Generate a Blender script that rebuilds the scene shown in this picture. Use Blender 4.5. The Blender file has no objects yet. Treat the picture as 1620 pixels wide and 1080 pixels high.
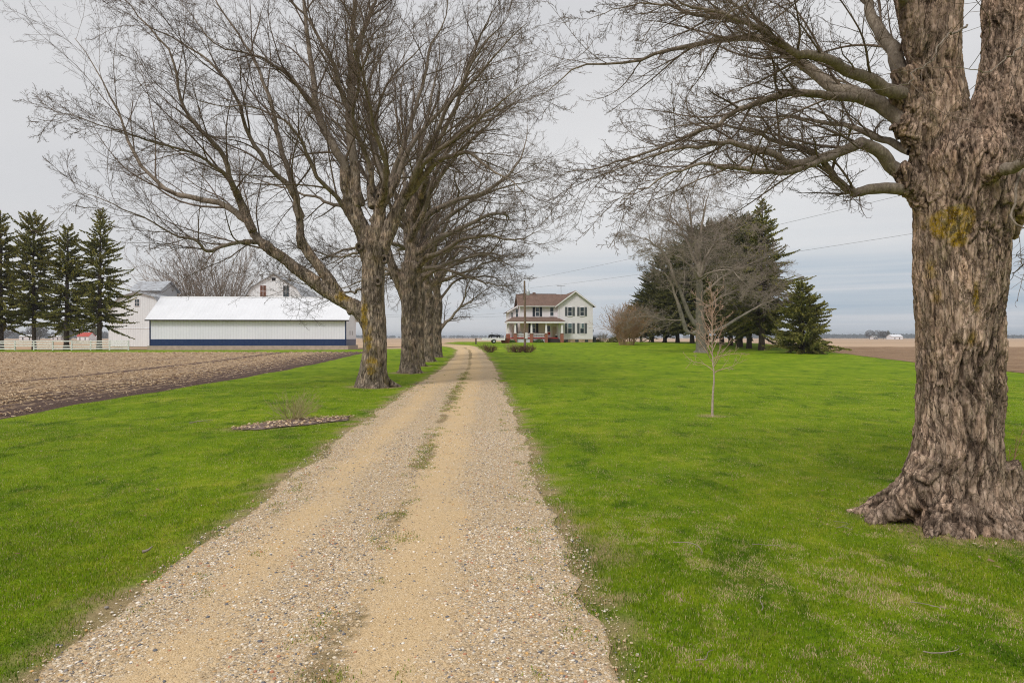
import bpy, math, random
import numpy as np
from mathutils import Vector

rs = np.random.RandomState(7)
random.seed(7)
F, HX, HY, CH = 1080.0, 810.0, 534.0, 2.2      # focal length in px of the photo, horizon row, camera height
scene = bpy.context.scene
COL = scene.collection

# ------------------------------------------------------------------ numpy noise
def _hash(ix, iy, iz, s=0):
    h = (ix.astype(np.int64) * 374761393 + iy.astype(np.int64) * 668265263 + iz.astype(np.int64) * 2147483647 + s * 1274126177) & 0xffffffff
    h = ((h ^ (h >> 13)) * 1274126177) & 0xffffffff
    h = ((h ^ (h >> 16)) * 2246822519) & 0xffffffff
    return ((h ^ (h >> 15)) & 0xffffff) / float(0xffffff)

def vnoise(p, s=0):
    i = np.floor(p).astype(np.int64); f = p - i; f = f * f * (3 - 2 * f)
    r = 0
    for dx in (0, 1):
        wx = f[:, 0] if dx else 1 - f[:, 0]
        for dy in (0, 1):
            wy = f[:, 1] if dy else 1 - f[:, 1]
            for dz in (0, 1):
                wz = f[:, 2] if dz else 1 - f[:, 2]
                r = r + wx * wy * wz * _hash(i[:, 0] + dx, i[:, 1] + dy, i[:, 2] + dz, s)
    return r * 2 - 1

def fbm(p, octv=4, s=0, gain=.5):
    r = 0; a = 1; t = 0
    for k in range(octv):
        r = r + a * vnoise(p * (2.03 ** k) + 17.3 * k, s + k); t += a; a *= gain
    return r / t

def n2(x, y, sc, s=0, octv=3):
    x = np.asarray(x, float); y = np.asarray(y, float)
    p = np.stack([x.ravel() * sc, y.ravel() * sc, np.zeros(x.size) + .5], 1)
    return fbm(p, octv, s).reshape(x.shape)

def voro(p, s=0, jit=.9):
    i = np.floor(p).astype(np.int64)
    f1 = np.full(len(p), 9e9); f2 = f1.copy(); cid = np.zeros(len(p)); off = np.zeros((len(p), 3))
    for dx in (-1, 0, 1):
        for dy in (-1, 0, 1):
            for dz in (-1, 0, 1):
                cx, cy, cz = i[:, 0] + dx, i[:, 1] + dy, i[:, 2] + dz
                q = np.stack([cx + .5 + jit * (_hash(cx, cy, cz, s) - .5), cy + .5 + jit * (_hash(cx, cy, cz, s + 1) - .5),
                              cz + .5 + jit * (_hash(cx, cy, cz, s + 2) - .5)], 1)
                dv = p - q; d = np.sqrt((dv ** 2).sum(1))
                m = d < f1
                f2 = np.where(m, f1, np.minimum(f2, d))
                cid = np.where(m, _hash(cx, cy, cz, s + 3), cid)
                off[m] = dv[m]
                f1 = np.where(m, d, f1)
    return f1, f2, cid, off

def sstep(a, b, x):
    t = np.clip((np.asarray(x, float) - a) / (b - a), 0, 1); return t * t * (3 - 2 * t)

# ------------------------------------------------------------------ terrain
_gy = [-400, 40, 60, 72, 85, 100, 118, 130, 160, 220, 400, 9000]
_gc = [0, 0, .15, .4, .62, 1.0, 1.4, 1.45, 1.1, .5, 0, 0]
_gl = [0, 0, .15, .4, .54, .66, .72, .75, .6, .35, 0, 0]
_gr = [0, 0, .15, .3, .38, .42, .45, .48, .4, .25, 0, 0]
_ys = np.linspace(-400, 9000, 9401)
def _sm(g):
    v = np.interp(_ys, _gy, g)
    for _ in range(2):
        v = np.convolve(np.pad(v, 5, mode='edge'), np.ones(11) / 11, 'valid')
    return v
_vc, _vl, _vr = _sm(_gc), _sm(_gl), _sm(_gr)
def gbase(x, y):
    x = np.asarray(x, float); y = np.asarray(y, float)
    c, l, r = np.interp(y, _ys, _vc), np.interp(y, _ys, _vl), np.interp(y, _ys, _vr)
    a = sstep(-13, -26, x); b = sstep(36, 60, x)
    return c * (1 - a) * (1 - b) + l * a + r * b
def G(x, y):
    x = np.asarray(x, float); y = np.asarray(y, float)
    xb, yb = np.broadcast_arrays(x, y)
    u = n2(xb, yb, .22, 3, 2) * .045 * sstep(150, 80, yb)
    u = u * (1 - .6 * np.exp(-((xb - xc(yb)) / 2.2) ** 2))
    return gbase(xb, yb) + u
def g1(x, y): return float(G(np.array([x]), np.array([y]))[0])
def P(px, py, Y): return np.array([(px - HX) * Y / F, Y, CH + (HY - py) * Y / F])

# drive centre line: X, half width by Y
_dy = [-12, 4.35, 14.3, 30, 51.6, 72, 86, 95, 103, 114]
_dx = [-.8, -1.19, -1.72, -2.38, -3.2, -4.35, -5.35, -6.8, -9.0, -14.]
_dw = [1.8, 1.83, 1.92, 2.0, 1.8, 1.55, 1.5, 1.75, 2.3, 2.0]
def xc(y): return np.interp(y, _dy, _dx)
def hw(y): return np.interp(y, _dy, _dw)
def ddist(x, y):      # >0 outside the drive (ragged edge)
    d = np.abs(x - xc(y)) - hw(y)
    return d + n2(x, y, .55, 11, 2) * .28 + n2(x, y, 2.6, 12, 2) * .13
def left_edge(y):     # lawn / stubble border on the left
    return np.interp(y, [-12, 18.6, 40, 70, 84], [-13.2, -14.0, -14.9, -16.4, -16.8]) + n2(y, y * 0, .35, 31, 2) * .25
def right_edge(y): return 25.4 + .145 * np.asarray(y, float) + n2(y, y * 0 + 9, .2, 32, 2) * .5

# ------------------------------------------------------------------ mesh helpers
def mkmesh(name, V, polys, attrs=None, smooth=False, mats=None, mat_idx=None):
    """polys: list of (N,k) int arrays"""
    V = np.asarray(V, np.float32)
    polys = [np.asarray(p, np.int32) for p in polys if len(p)]
    me = bpy.data.meshes.new(name)
    nl = sum(p.size for p in polys); npol = sum(len(p) for p in polys)
    me.vertices.add(len(V)); me.vertices.foreach_set('co', V.ravel())
    me.loops.add(nl); me.polygons.add(npol)
    me.loops.foreach_set('vertex_index', np.concatenate([p.ravel() for p in polys]))
    tot = np.concatenate([np.full(len(p), p.shape[1], np.int32) for p in polys])
    st = np.concatenate([[0], np.cumsum(tot)[:-1]]).astype(np.int32)
    me.polygons.foreach_set('loop_start', st)
    try: me.polygons.foreach_set('loop_total', tot)
    except Exception: pass
    if smooth: me.polygons.foreach_set('use_smooth', np.ones(npol, bool))
    else: me.polygons.foreach_set('use_smooth', np.zeros(npol, bool))
    if mat_idx is not None: me.polygons.foreach_set('material_index', np.asarray(mat_idx, np.int32))
    if attrs:
        for k, v in attrs.items():
            a = me.attributes.new(k, 'FLOAT', 'POINT'); a.data.foreach_set('value', np.asarray(v, np.float32))
    me.update(calc_edges=True)
    for m in (mats or []): me.materials.append(m)
    return me

def link(name, me, parent=None, loc=(0, 0, 0)):
    o = bpy.data.objects.new(name, me); COL.objects.link(o)
    o.location = loc
    if parent: o.parent = parent
    return o
def tag(o, label=None, cat=None, group=None, kind=None):
    if label: o['label'] = label
    if cat: o['category'] = cat
    if group: o['group'] = group
    if kind: o['kind'] = kind
    return o
def thing(name, label, cat, loc=(0, 0, 0), rz=0, group=None):
    o = bpy.data.objects.new(name, None); COL.objects.link(o)
    o.location = loc; o.rotation_euler = (0, 0, rz); o.empty_display_size = .3
    return tag(o, label, cat, group)
def copy_tree(o, parent=None):
    c = o.copy(); COL.objects.link(c); c.parent = parent
    for ch in list(o.children): copy_tree(ch, c)
    return c

class MB:
    def __init__(s): s.v = []; s.f = []
    def add(s, vs, fs):
        b = len(s.v); s.v += [tuple(map(float, v)) for v in vs]; s.f += [tuple(b + i for i in f) for f in fs]; return s
    def box(s, x0, x1, y0, y1, z0, z1):
        return s.add([(x0, y0, z0), (x1, y0, z0), (x1, y1, z0), (x0, y1, z0), (x0, y0, z1), (x1, y0, z1), (x1, y1, z1), (x0, y1, z1)],
                     [(0, 3, 2, 1), (4, 5, 6, 7), (0, 1, 5, 4), (1, 2, 6, 5), (2, 3, 7, 6), (3, 0, 4, 7)])
    def prism_y(s, prof, y0, y1):   # profile in xz (counter-clockwise seen from -y) extruded along y
        n = len(prof)
        vs = [(x, y0, z) for x, z in prof] + [(x, y1, z) for x, z in prof]
        fs = [tuple(range(n)), tuple(reversed(range(n, 2 * n)))] + [(i, i + n, (i + 1) % n + n, (i + 1) % n) for i in range(n)]
        return s.add(vs, fs)
    def prism_x(s, prof, x0, x1):   # profile in yz extruded along x
        n = len(prof)
        vs = [(x0, y, z) for y, z in prof] + [(x1, y, z) for y, z in prof]
        fs = [tuple(reversed(range(n))), tuple(range(n, 2 * n))] + [(i, (i + 1) % n, (i + 1) % n + n, i + n) for i in range(n)]
        return s.add(vs, fs)
    def slab(s, a, b, c, d, t):     # quad a b c d (ccw from outside) thickened downwards by t along its normal
        a, b, c, d = [np.array(q, float) for q in (a, b, c, d)]
        n = np.cross(b - a, d - a); n /= np.linalg.norm(n)
        vs = [a, b, c, d] + [q - n * t for q in (a, b, c, d)]
        return s.add(vs, [(0, 1, 2, 3), (7, 6, 5, 4), (0, 4, 5, 1), (1, 5, 6, 2), (2, 6, 7, 3), (3, 7, 4, 0)])
    def tube(s, pts, r, k=8, caps=True):
        pts = np.array(pts, float); n = len(pts)
        r = np.full(n, r) if np.isscalar(r) else np.asarray(r, float)
        V, Fq = tubes(pts[None], r[None], k)
        b = len(s.v); s.v += [tuple(v) for v in V]; s.f += [tuple(int(b + i) for i in f) for f in Fq]
        if caps:
            s.f.append(tuple(b + i for i in reversed(range(k)))); s.f.append(tuple(b + (n - 1) * k + i for i in range(k)))
        return s
    def build(s, name, mat, parent=None, smooth=False, loc=(0, 0, 0)):
        me = bpy.data.meshes.new(name); me.from_pydata(s.v, [], s.f); me.update()
        if smooth: me.polygons.foreach_set('use_smooth', np.ones(len(me.polygons), bool))
        me.materials.append(mat)
        return link(name, me, parent, loc)

# ------------------------------------------------------------------ tubes and growth
def tubes(Pp, R, k=4, twist=True):
    """Pp (B,n,3), R (B,n) -> verts, quads"""
    B, n, _ = Pp.shape
    T = np.gradient(Pp, axis=1); T /= np.linalg.norm(T, axis=2, keepdims=True) + 1e-9
    D = Pp[:, -1] - Pp[:, 0]; D /= np.linalg.norm(D, axis=1, keepdims=True) + 1e-9
    ref = np.where(np.abs(D[:, 2:3]) > .8, np.array([[1., 0, 0]]), np.array([[0, 0, 1.]]))
    U = np.cross(np.broadcast_to(ref[:, None], T.shape), T); U /= np.linalg.norm(U, axis=2, keepdims=True) + 1e-9
    W = np.cross(T, U)
    a = np.arange(k) * 2 * math.pi / k
    V = Pp[:, :, None] + R[:, :, None, None] * (U[:, :, None] * np.cos(a)[None, None, :, None] + W[:, :, None] * np.sin(a)[None, None, :, None])
    base = (np.arange(B) * n * k)[:, None, None] + (np.arange(n - 1) * k)[None, :, None]
    j = np.arange(k)[None, None]; j2 = (np.arange(k) + 1)[None, None] % k
    Q = np.stack([base + j, base + j2, base + k + j2, base + k + j], -1).reshape(-1, 4)
    return V.reshape(-1, 3), Q

def norm(v): return v / (np.linalg.norm(v, axis=-1, keepdims=True) + 1e-9)

def grow(S, D, L, R0, n, wander, trop, r, taper=.25, tropk=1.0, rmin=.002):
    """polylines from starts S dirs D lengths L; trop = (B,3) or (3,) pull, grows along the length"""
    B = len(S); Pp = np.zeros((B, n, 3)); Pp[:, 0] = S; d = norm(D.copy()); trop = np.broadcast_to(trop, (B, 3))
    drift = r.normal(size=(B, 3))
    for i in range(1, n):
        drift = .6 * drift + .8 * r.normal(size=(B, 3))
        d = norm(d + wander * drift + trop * (i / n) ** tropk)
        Pp[:, i] = Pp[:, i - 1] + d * (L / (n - 1))[:, None]
    t = np.linspace(0, 1, n)[None]
    Rr = np.maximum(R0[:, None] * (1 - (1 - taper) * t ** .9), rmin)
    return Pp, Rr

def sprout(Pp, R, m, t0, t1, ang, ratio, r, n, wander, trop, rk=.62, fall=.55, taper=.25, rmin=.002, rcap=None, flat=.0, lenabs=None, skip=0):
    """m children on every polyline"""
    B, N, _ = Pp.shape
    seg = np.linalg.norm(np.diff(Pp, axis=1), axis=2); L = seg.sum(1)
    t = (np.arange(m)[None] + r.uniform(.05, .95, (B, m))) / m * (t1 - t0) + t0
    x = t * (N - 1); i = np.minimum(x.astype(int), N - 2); f = (x - i)[..., None]
    bi = np.arange(B)[:, None]
    pos = Pp[bi, i] * (1 - f) + Pp[bi, i + 1] * f
    tan = norm(Pp[bi, i + 1] - Pp[bi, i])
    rad = R[bi, i] * (1 - f[..., 0]) + R[bi, i + 1] * f[..., 0]
    phi = (np.arange(m)[None] * 2.399 + r.uniform(0, 6.28, (B, 1)) + r.normal(0, .5, (B, m)))
    ref = np.where(np.abs(tan[..., 2:3]) > .85, np.array([1., 0, 0]), np.array([0, 0, 1.]))
    U = norm(np.cross(ref, tan)); W = np.cross(tan, U)
    if flat: # prefer sideways
        side = np.where(np.cos(phi) > 0, 1., -1.)
        cu = side * (flat + (1 - flat) * np.abs(np.cos(phi))); su = np.sin(phi) * (1 - flat * .7)
    else: cu, su = np.cos(phi), np.sin(phi)
    perp = norm(U * cu[..., None] + W * su[..., None])
    a = np.radians(r.normal(ang, ang * .22, (B, m)))
    d = norm(tan * np.cos(a)[..., None] + perp * np.sin(a)[..., None])
    ln = (L[:, None] if lenabs is None else lenabs) * ratio * (1 - fall * (t - t0) / max(t1 - t0, .01)) * r.uniform(.6, 1.3, (B, m))
    rr = rad * rk * r.uniform(.75, 1.1, (B, m))
    if rcap is not None: rr = np.minimum(rr, rcap * r.uniform(.7, 1.2, (B, m)))
    keep = r.uniform(size=(B, m)) >= skip
    pos, d, ln, rr = pos[keep], d[keep], ln[keep], rr[keep]
    return grow(pos, d, ln, rr, n, wander, trop, r, taper, rmin=rmin)

def catmull(pts, n):
    p = np.array(pts, float); p = np.vstack([2 * p[0] - p[1], p, 2 * p[-1] - p[-2]])
    m = len(p) - 3; t = np.linspace(0, m - 1e-6, n); i = t.astype(int); f = (t - i)[:, None]
    a, b, c, d = p[i], p[i + 1], p[i + 2], p[i + 3]
    return .5 * (2 * b + (c - a) * f + (2 * a - 5 * b + 4 * c - d) * f ** 2 + (3 * b - a - 3 * c + d) * f ** 3)

class Acc:      # collects tubes
    def __init__(s): s.V = []; s.Q = []; s.n = 0
    def add(s, Pp, R, k):
        V, Q = tubes(Pp, R, k); s.V.append(V); s.Q.append(Q + s.n); s.n += len(V)
    def raw(s, V, Q): s.V.append(V); s.Q.append(Q + s.n); s.n += len(V)
    def build(s, name, mat, parent, origin):
        me = mkmesh(name, np.concatenate(s.V) - origin, [np.concatenate(s.Q)], smooth=True, mats=[mat])
        return link(name, me, parent)
HAZE = 0.00022
# ------------------------------------------------------------------ materials
class NT:
    def __init__(s, name):
        s.m = bpy.data.materials.new(name); s.m.use_nodes = True; s.t = s.m.node_tree; s.n = s.t.nodes; s.b = s.n['Principled BSDF']
        s.b.inputs['Roughness'].default_value = .85
        s.b.inputs['Specular IOR Level'].default_value = .25
    def new(s, typ, **kw):
        nd = s.n.new(typ)
        for k, v in kw.items():
            if k.startswith('i_'): nd.inputs[k[2:].replace('_', ' ')].default_value = v
            else: setattr(nd, k, v)
        return nd
    def l(s, a, b): s.t.links.new(a, b)
    def coord(s, scale=(1, 1, 1), kind='Object'):
        tc = s.new('ShaderNodeTexCoord'); mp = s.new('ShaderNodeMapping'); mp.inputs['Scale'].default_value = scale
        if kind == 'Position':
            g = s.new('ShaderNodeNewGeometry'); s.l(g.outputs['Position'], mp.inputs[0])
        else: s.l(tc.outputs[kind], mp.inputs[0])
        return mp.outputs[0]
    def noise(s, scale, detail=4, rough=.55, vec=None, dist=0):
        nd = s.new('ShaderNodeTexNoise'); nd.inputs['Scale'].default_value = scale; nd.inputs['Detail'].default_value = detail
        nd.inputs['Roughness'].default_value = rough; nd.inputs['Distortion'].default_value = dist
        if vec is not None: s.l(vec, nd.inputs['Vector'])
        return nd.outputs['Fac']
    def vor(s, scale, vec=None, feature='F1', out='Distance'):
        nd = s.new('ShaderNodeTexVoronoi'); nd.feature = feature; nd.inputs['Scale'].default_value = scale
        if vec is not None: s.l(vec, nd.inputs['Vector'])
        return nd.outputs[out]
    def ramp(s, fac, stops, interp='LINEAR'):
        nd = s.new('ShaderNodeValToRGB'); cr = nd.color_ramp; cr.interpolation = interp
        while len(cr.elements) < len(stops): cr.elements.new(.5)
        for e, (p, c) in zip(cr.elements, stops):
            e.position = p; e.color = (c, c, c, 1) if np.isscalar(c) else (*c, 1)
        s.l(fac, nd.inputs[0]); return nd.outputs[0]
    def mix(s, fac, a, b, mode='MIX'):
        nd = s.new('ShaderNodeMix', data_type='RGBA', blend_type=mode)
        for sock, v in ((nd.inputs[0], fac), (nd.inputs[6], a), (nd.inputs[7], b)):
            if isinstance(v, (int, float)): sock.default_value = v
            elif isinstance(v, tuple): sock.default_value = (*v, 1)
            else: s.l(v, sock)
        return nd.outputs[2]
    def math(s, op, a, b=0):
        nd = s.new('ShaderNodeMath', operation=op)
        for sock, v in ((nd.inputs[0], a), (nd.inputs[1], b)):
            if isinstance(v, (int, float)): sock.default_value = v
            else: s.l(v, sock)
        return nd.outputs[0]
    def attr(s, name):
        nd = s.new('ShaderNodeAttribute'); nd.attribute_name = name; return nd.outputs['Fac']
    def col(s, c):
        if isinstance(c, tuple): s.b.inputs['Base Color'].default_value = (*c, 1)
        else: s.l(c, s.b.inputs['Base Color'])
        return s
    def bump(s, h, dist=.02, strength=1.0):
        nd = s.new('ShaderNodeBump'); nd.inputs['Distance'].default_value = dist; nd.inputs['Strength'].default_value = strength
        s.l(h, nd.inputs['Height']); s.l(nd.outputs[0], s.b.inputs['Normal']); return s
    def rough(s, r, spec=None):
        s.b.inputs['Roughness'].default_value = r
        if spec is not None: s.b.inputs['Specular IOR Level'].default_value = spec
        return s

M = {}
def simple(name, c, var=.12, scale=3., rough=.7, spec=.3, metal=0):
    t = NT(name); v = t.coord()
    n = t.noise(scale, 5, .6, v)
    lo = tuple(x * (1 - var) for x in c); hi = tuple(min(1, x * (1 + var)) for x in c)
    t.col(t.ramp(n, [(.3, lo), (.7, hi)])).rough(rough, spec); t.b.inputs['Metallic'].default_value = metal
    M[name] = t.m; return t

# --- bark
def bark(name, dark, mid, light, moss=None, mossamt=.5, zs=.25, sc=14., bump=.02, usecrack=False, plates=0):
    t = NT(name); v = t.coord((1, 1, zs))
    n1 = t.noise(sc, 6, .7, v, .6); n2_ = t.noise(1.6, 4, .6, t.coord()); vor = t.vor(sc * .9, v, 'DISTANCE_TO_EDGE')
    c = t.ramp(n1, [(.28, dark), (.5, mid), (.74, light)])
    big = t.ramp(n2_, [(.3, .72), (.7, 1.18)])
    c = t.mix(1., c, big, 'MULTIPLY')
    if usecrack:
        cr = t.attr('crack'); pl = t.attr('plate')
        c = t.mix(1., c, t.ramp(pl, [(0, (.72, .70, .68)), (.5, (.95, .93, .9)), (1, (1.3, 1.2, 1.12))]), 'MULTIPLY')
        c = t.mix(t.math('MULTIPLY', cr, .9), c, tuple(x * .4 for x in dark))
    if moss:
        mn = t.noise(1.3, 5, .65, t.coord((1.6, 1.6, .45)))
        mf = t.noise(26, 4, .7, t.coord())
        mk = t.math('MULTIPLY', t.ramp(mn, [(.62 - .12 * mossamt, 0), (.72 - .12 * mossamt, 1)]), t.ramp(mf, [(.38, .1), (.62, .95)]))
        c = t.mix(mk, c, moss)
    if usecrack:
        oc = t.attr('moss'); c = t.mix(t.math('MULTIPLY', oc, t.ramp(t.noise(38, 5, .8, t.coord()), [(.38, .0), (.48, 1)])), c, t.mix(t.ramp(t.noise(9, 3, .6, t.coord()), [(.45, 0), (.65, 1)]), (.34, .215, .02), (.28, .22, .10)))
    if plates:
        wv = t.new('ShaderNodeVectorMath', operation='ADD'); nn = t.new('ShaderNodeTexNoise'); nn.inputs['Scale'].default_value = plates * .45; nn.inputs['Detail'].default_value = 5; nn.inputs['Roughness'].default_value = .65
        t.l(v, nn.inputs['Vector']); t.l(v, wv.inputs[0]); sc_v = t.new('ShaderNodeVectorMath', operation='SCALE'); sc_v.inputs['Scale'].default_value = 3.2 / plates; t.l(nn.outputs['Color'], sc_v.inputs[0]); t.l(sc_v.outputs[0], wv.inputs[1])
        fl_ = t.new('ShaderNodeVectorMath', operation='MULTIPLY'); fl_.inputs[1].default_value = (1, 1, .7); t.l(wv.outputs[0], fl_.inputs[0]); wv = fl_
        e1 = t.vor(plates, wv.outputs[0], 'DISTANCE_TO_EDGE'); e2 = t.vor(plates * 2.3, wv.outputs[0], 'DISTANCE_TO_EDGE')
        k1 = t.ramp(e1, [(.0, .34), (.13, 1)]); k2 = t.ramp(e2, [(.0, .62), (.12, 1)])
        vc = t.new('ShaderNodeTexVoronoi'); vc.inputs['Scale'].default_value = plates; t.l(wv.outputs[0], vc.inputs['Vector']); sp_ = t.new('ShaderNodeSeparateColor'); t.l(vc.outputs['Color'], sp_.inputs[0])
        gate = t.ramp(t.noise(3.5, 4, .6, t.coord((1, 1, .6))), [(.38, .12), (.62, .95)])
        c = t.mix(gate, c, t.mix(1., c, t.mix(1., k1, k2, 'MULTIPLY'), 'MULTIPLY'))
        c = t.mix(1., c, t.ramp(sp_.outputs[0], [(0, .85), (1, 1.2)]), 'MULTIPLY')
        n1 = t.math('ADD', n1, t.math('ADD', t.math('MULTIPLY', k1, 1.1), t.math('MULTIPLY', sp_.outputs[1], .7)))
    t.col(c).rough(.95, .1)
    h = t.math('ADD', n1, t.math('MULTIPLY', vor, 1.2))
    t.bump(h, bump); M[name] = t.m
bark('bark_shaggy', (.13, .085, .06), (.46, .34, .26), (.78, .615, .50), (.12, .105, .05), .35, .3, 20, .018, True, 13)
bark('bark_row', (.11, .085, .065), (.32, .26, .205), (.56, .475, .395), (.15, .115, .025), .55, .3, 10, .04, True, 7)
bark('bark_limb', (.12, .095, .072), (.25, .205, .16), (.39, .33, .265), (.14, .11, .03), .3, .4, 26, .012)
bark('twig_bark', (.09, .066, .05), (.17, .13, .10), (.26, .205, .16), None, 0, 1, 5, .001)
bark('twig_bark_grey', (.19, .155, .125), (.31, .255, .21), (.43, .365, .30), None, 0, 1, 5, .001)
bark('bark_grey', (.12, .105, .085), (.22, .195, .16), (.32, .285, .235), None, 0, .3, 9, .02)
bark('bark_spruce', (.04, .03, .023), (.085, .065, .052), (.15, .12, .10), None, 0, .3, 9, .03)
bark('bark_sapling', (.28, .21, .16), (.46, .37, .30), (.6, .5, .43), None, 0, 1, 18, .002)
bark('twig_sapling', (.42, .26, .18), (.5, .34, .26), (.58, .45, .38), None, 0, 1, 4, .001)
bark('twig_red', (.1, .05, .035), (.17, .09, .06), (.27, .16, .11), None, 0, 1, 4, .001)
bark('twig_straw', (.33, .27, .12), (.42, .36, .18), (.5, .45, .26), None, 0, 1, 4, .001)
bark('twig_orange', (.26, .15, .08), (.40, .25, .14), (.5, .34, .2), None, 0, 1, 2, .001)
simple('bud', (.17, .12, .045), .3, 20)

# --- foliage
def foliage(name, a, b, c):
    t = NT(name); r = t.attr('rnd'); n = t.noise(.9, 3, .6, t.coord(kind='Position'))
    f = t.math('ADD', t.math('MULTIPLY', r, .6), t.math('MULTIPLY', n, .5))
    t.col(t.ramp(f, [(.2, a), (.55, b), (.85, c)])).rough(.7, .2)
    M[name] = t.m
foliage('needles', (.045, .052, .016), (.12, .125, .034), (.25, .22, .07))
foliage('needles_bright', (.065, .075, .018), (.19, .195, .042), (.38, .33, .085))
foliage('shrub_green', (.03, .06, .012), (.06, .12, .02), (.12, .2, .035))

# --- grass blades
def grass_cols(t, pos, rnd=None):
    big = t.noise(.35, 4, .6, pos); med = t.noise(2.2, 4, .65, pos); fine = t.noise(14, 4, .7, pos)
    f = t.math('ADD', t.math('ADD', t.math('MULTIPLY', big, .5), t.math('MULTIPLY', med, .4)), t.math('MULTIPLY', rnd if rnd is not None else fine, .35))
    c = t.ramp(f, [(.34, (.040, .088, .003)), (.50, (.112, .205, .003)), (.66, (.188, .285, .004)), (.84, (.37, .38, .04))])
    pt = t.noise(.9, 5, .72, t.coord((1.2, .6, 1), 'Position'))
    c = t.mix(1., c, t.ramp(pt, [(.36, (.52, .62, .7)), (.47, (1, 1, 1)), (.62, (1.12, 1.08, 1))]), 'MULTIPLY')
    st2 = t.noise(1.7, 5, .75, t.coord((1, .7, 1), 'Position'), .4)
    c = t.mix(t.ramp(st2, [(.56, 0), (.68, .5)]), c, (.40, .37, .07))
    return c, big, med, fine
t = NT('grass_blades'); c, big, med, fine = grass_cols(t, t.coord(kind='Position'), t.attr('rnd'))
c = t.mix(t.attr('dry'), c, t.mix(t.attr('rnd'), (.36, .27, .12), (.74, .6, .34)))
t.col(c).rough(.55, .25)
t.b.inputs['Subsurface Weight'].default_value = 0
tr = t.new('ShaderNodeBsdfTranslucent'); t.l(c, tr.inputs[0]); mx = t.new('ShaderNodeMixShader'); mx.inputs[0].default_value = .3
t.l(t.b.outputs[0], mx.inputs[1]); t.l(tr.outputs[0], mx.inputs[2]); t.l(mx.outputs[0], t.n['Material Output'].inputs[0])
M['grass_blades'] = t.m
# --- lawn sheet
t = NT('lawn'); pos = t.coord(kind='Position'); c, big, med, fine = grass_cols(t, pos)
st = t.noise(1.2, 5, .7, t.coord((1, .8, 1), 'Position'), .5)
dry = t.ramp(st, [(.60, 0), (.76, .55)])
c = t.mix(dry, c, (.36, .32, .06))
sp = t.noise(40, 2, .5, pos); c = t.mix(t.ramp(sp, [(.66, 0), (.72, .45)]), c, (.26, .3, .05))
bare = t.attr('bare'); c = t.mix(bare, c, t.mix(fine, (.22, .16, .07), (.52, .40, .23)))
t.col(c).rough(.9, .1).bump(t.math('ADD', t.noise(60, 3, .7, pos), t.math('MULTIPLY', t.noise(9, 4, .7, pos), 2.)), .035, .8)
M['lawn'] = t.m
# --- gravel drive
t = NT('gravel'); pos = t.coord(kind='Position')
w = t.attr('coarse'); ga = t.attr('green')
v1 = t.new('ShaderNodeTexVoronoi'); v1.inputs['Scale'].default_value = 42; t.l(pos, v1.inputs['Vector'])
v2 = t.new('ShaderNodeTexVoronoi'); v2.inputs['Scale'].default_value = 95; t.l(pos, v2.inputs['Vector'])
sep = t.new('ShaderNodeSeparateColor'); t.l(v1.outputs['Color'], sep.inputs[0])
sep2 = t.new('ShaderNodeSeparateColor'); t.l(v2.outputs['Color'], sep2.inputs[0])
pal = [(0, (.20, .17, .15)), (.1, (.46, .34, .2)), (.35, (.62, .47, .29)), (.6, (.72, .6, .44)), (.8, (.82, .74, .62)), (.9, (.66, .40, .17)), (.96, (.25, .24, .25))]
cs1 = t.ramp(sep.outputs[0], pal); cs2 = t.ramp(sep2.outputs[0], [(0, (.40, .28, .15)), (.5, (.60, .43, .24)), (1, (.74, .58, .38))])
n_big = t.noise(1.4, 5, .65, pos)
sand = t.mix(n_big, (.60, .42, .22), (.78, .58, .34))
grit = t.mix(t.ramp(sep2.outputs[1], [(.2, .2), (.9, .95)]), sand, cs2)
stone = t.mix(t.ramp(v1.outputs['Distance'], [(.25, 0), (.7, .75)]), cs1, (.46, .34, .21))
mk = t.math('MULTIPLY', t.math('ADD', t.math('MULTIPLY', w, .95), t.math('MULTIPLY', t.math('SUBTRACT', n_big, .5), .8)), t.ramp(sep.outputs[1], [(.15, .25), (.5, 1)]))
mk = t.ramp(mk, [(.1, 0), (.5, 1)])
c = t.mix(mk, grit, stone)
fn = t.noise(9, 5, .75, pos); gm = t.ramp(t.math('MULTIPLY', ga, t.math('ADD', fn, .25)), [(.42, 0), (.56, 1)])
c = t.mix(t.math('MULTIPLY', gm, .72), c, t.mix(t.noise(30, 2, .5, pos), (.24, .155, .075), (.15, .13, .045)))
t.col(c).rough(.95, .1)
hh = t.math('ADD', t.math('MULTIPLY', t.ramp(v1.outputs['Distance'], [(0, 1), (.6, 0)]), mk), t.math('MULTIPLY', t.ramp(v2.outputs['Distance'], [(0, 1), (.7, 0)]), .4))
t.bump(hh, .016, .9); M['gravel'] = t.m
# pebbles
t = NT('pebble'); c = t.ramp(t.attr('rnd'), [(0, (.16, .16, .175)), (.07, (.3, .27, .25)), (.12, (.46, .35, .22)), (.35, (.64, .5, .33)), (.6, (.74, .63, .48)), (.82, (.86, .79, .69)), (.93, (.68, .42, .17)), (.97, (.5, .24, .14))], 'CONSTANT')
t.col(t.mix(1., c, t.ramp(t.noise(60, 3, .6, t.coord()), [(.3, .85), (.7, 1.1)]), 'MULTIPLY')).rough(.85, .25); M['pebble'] = t.m
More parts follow.
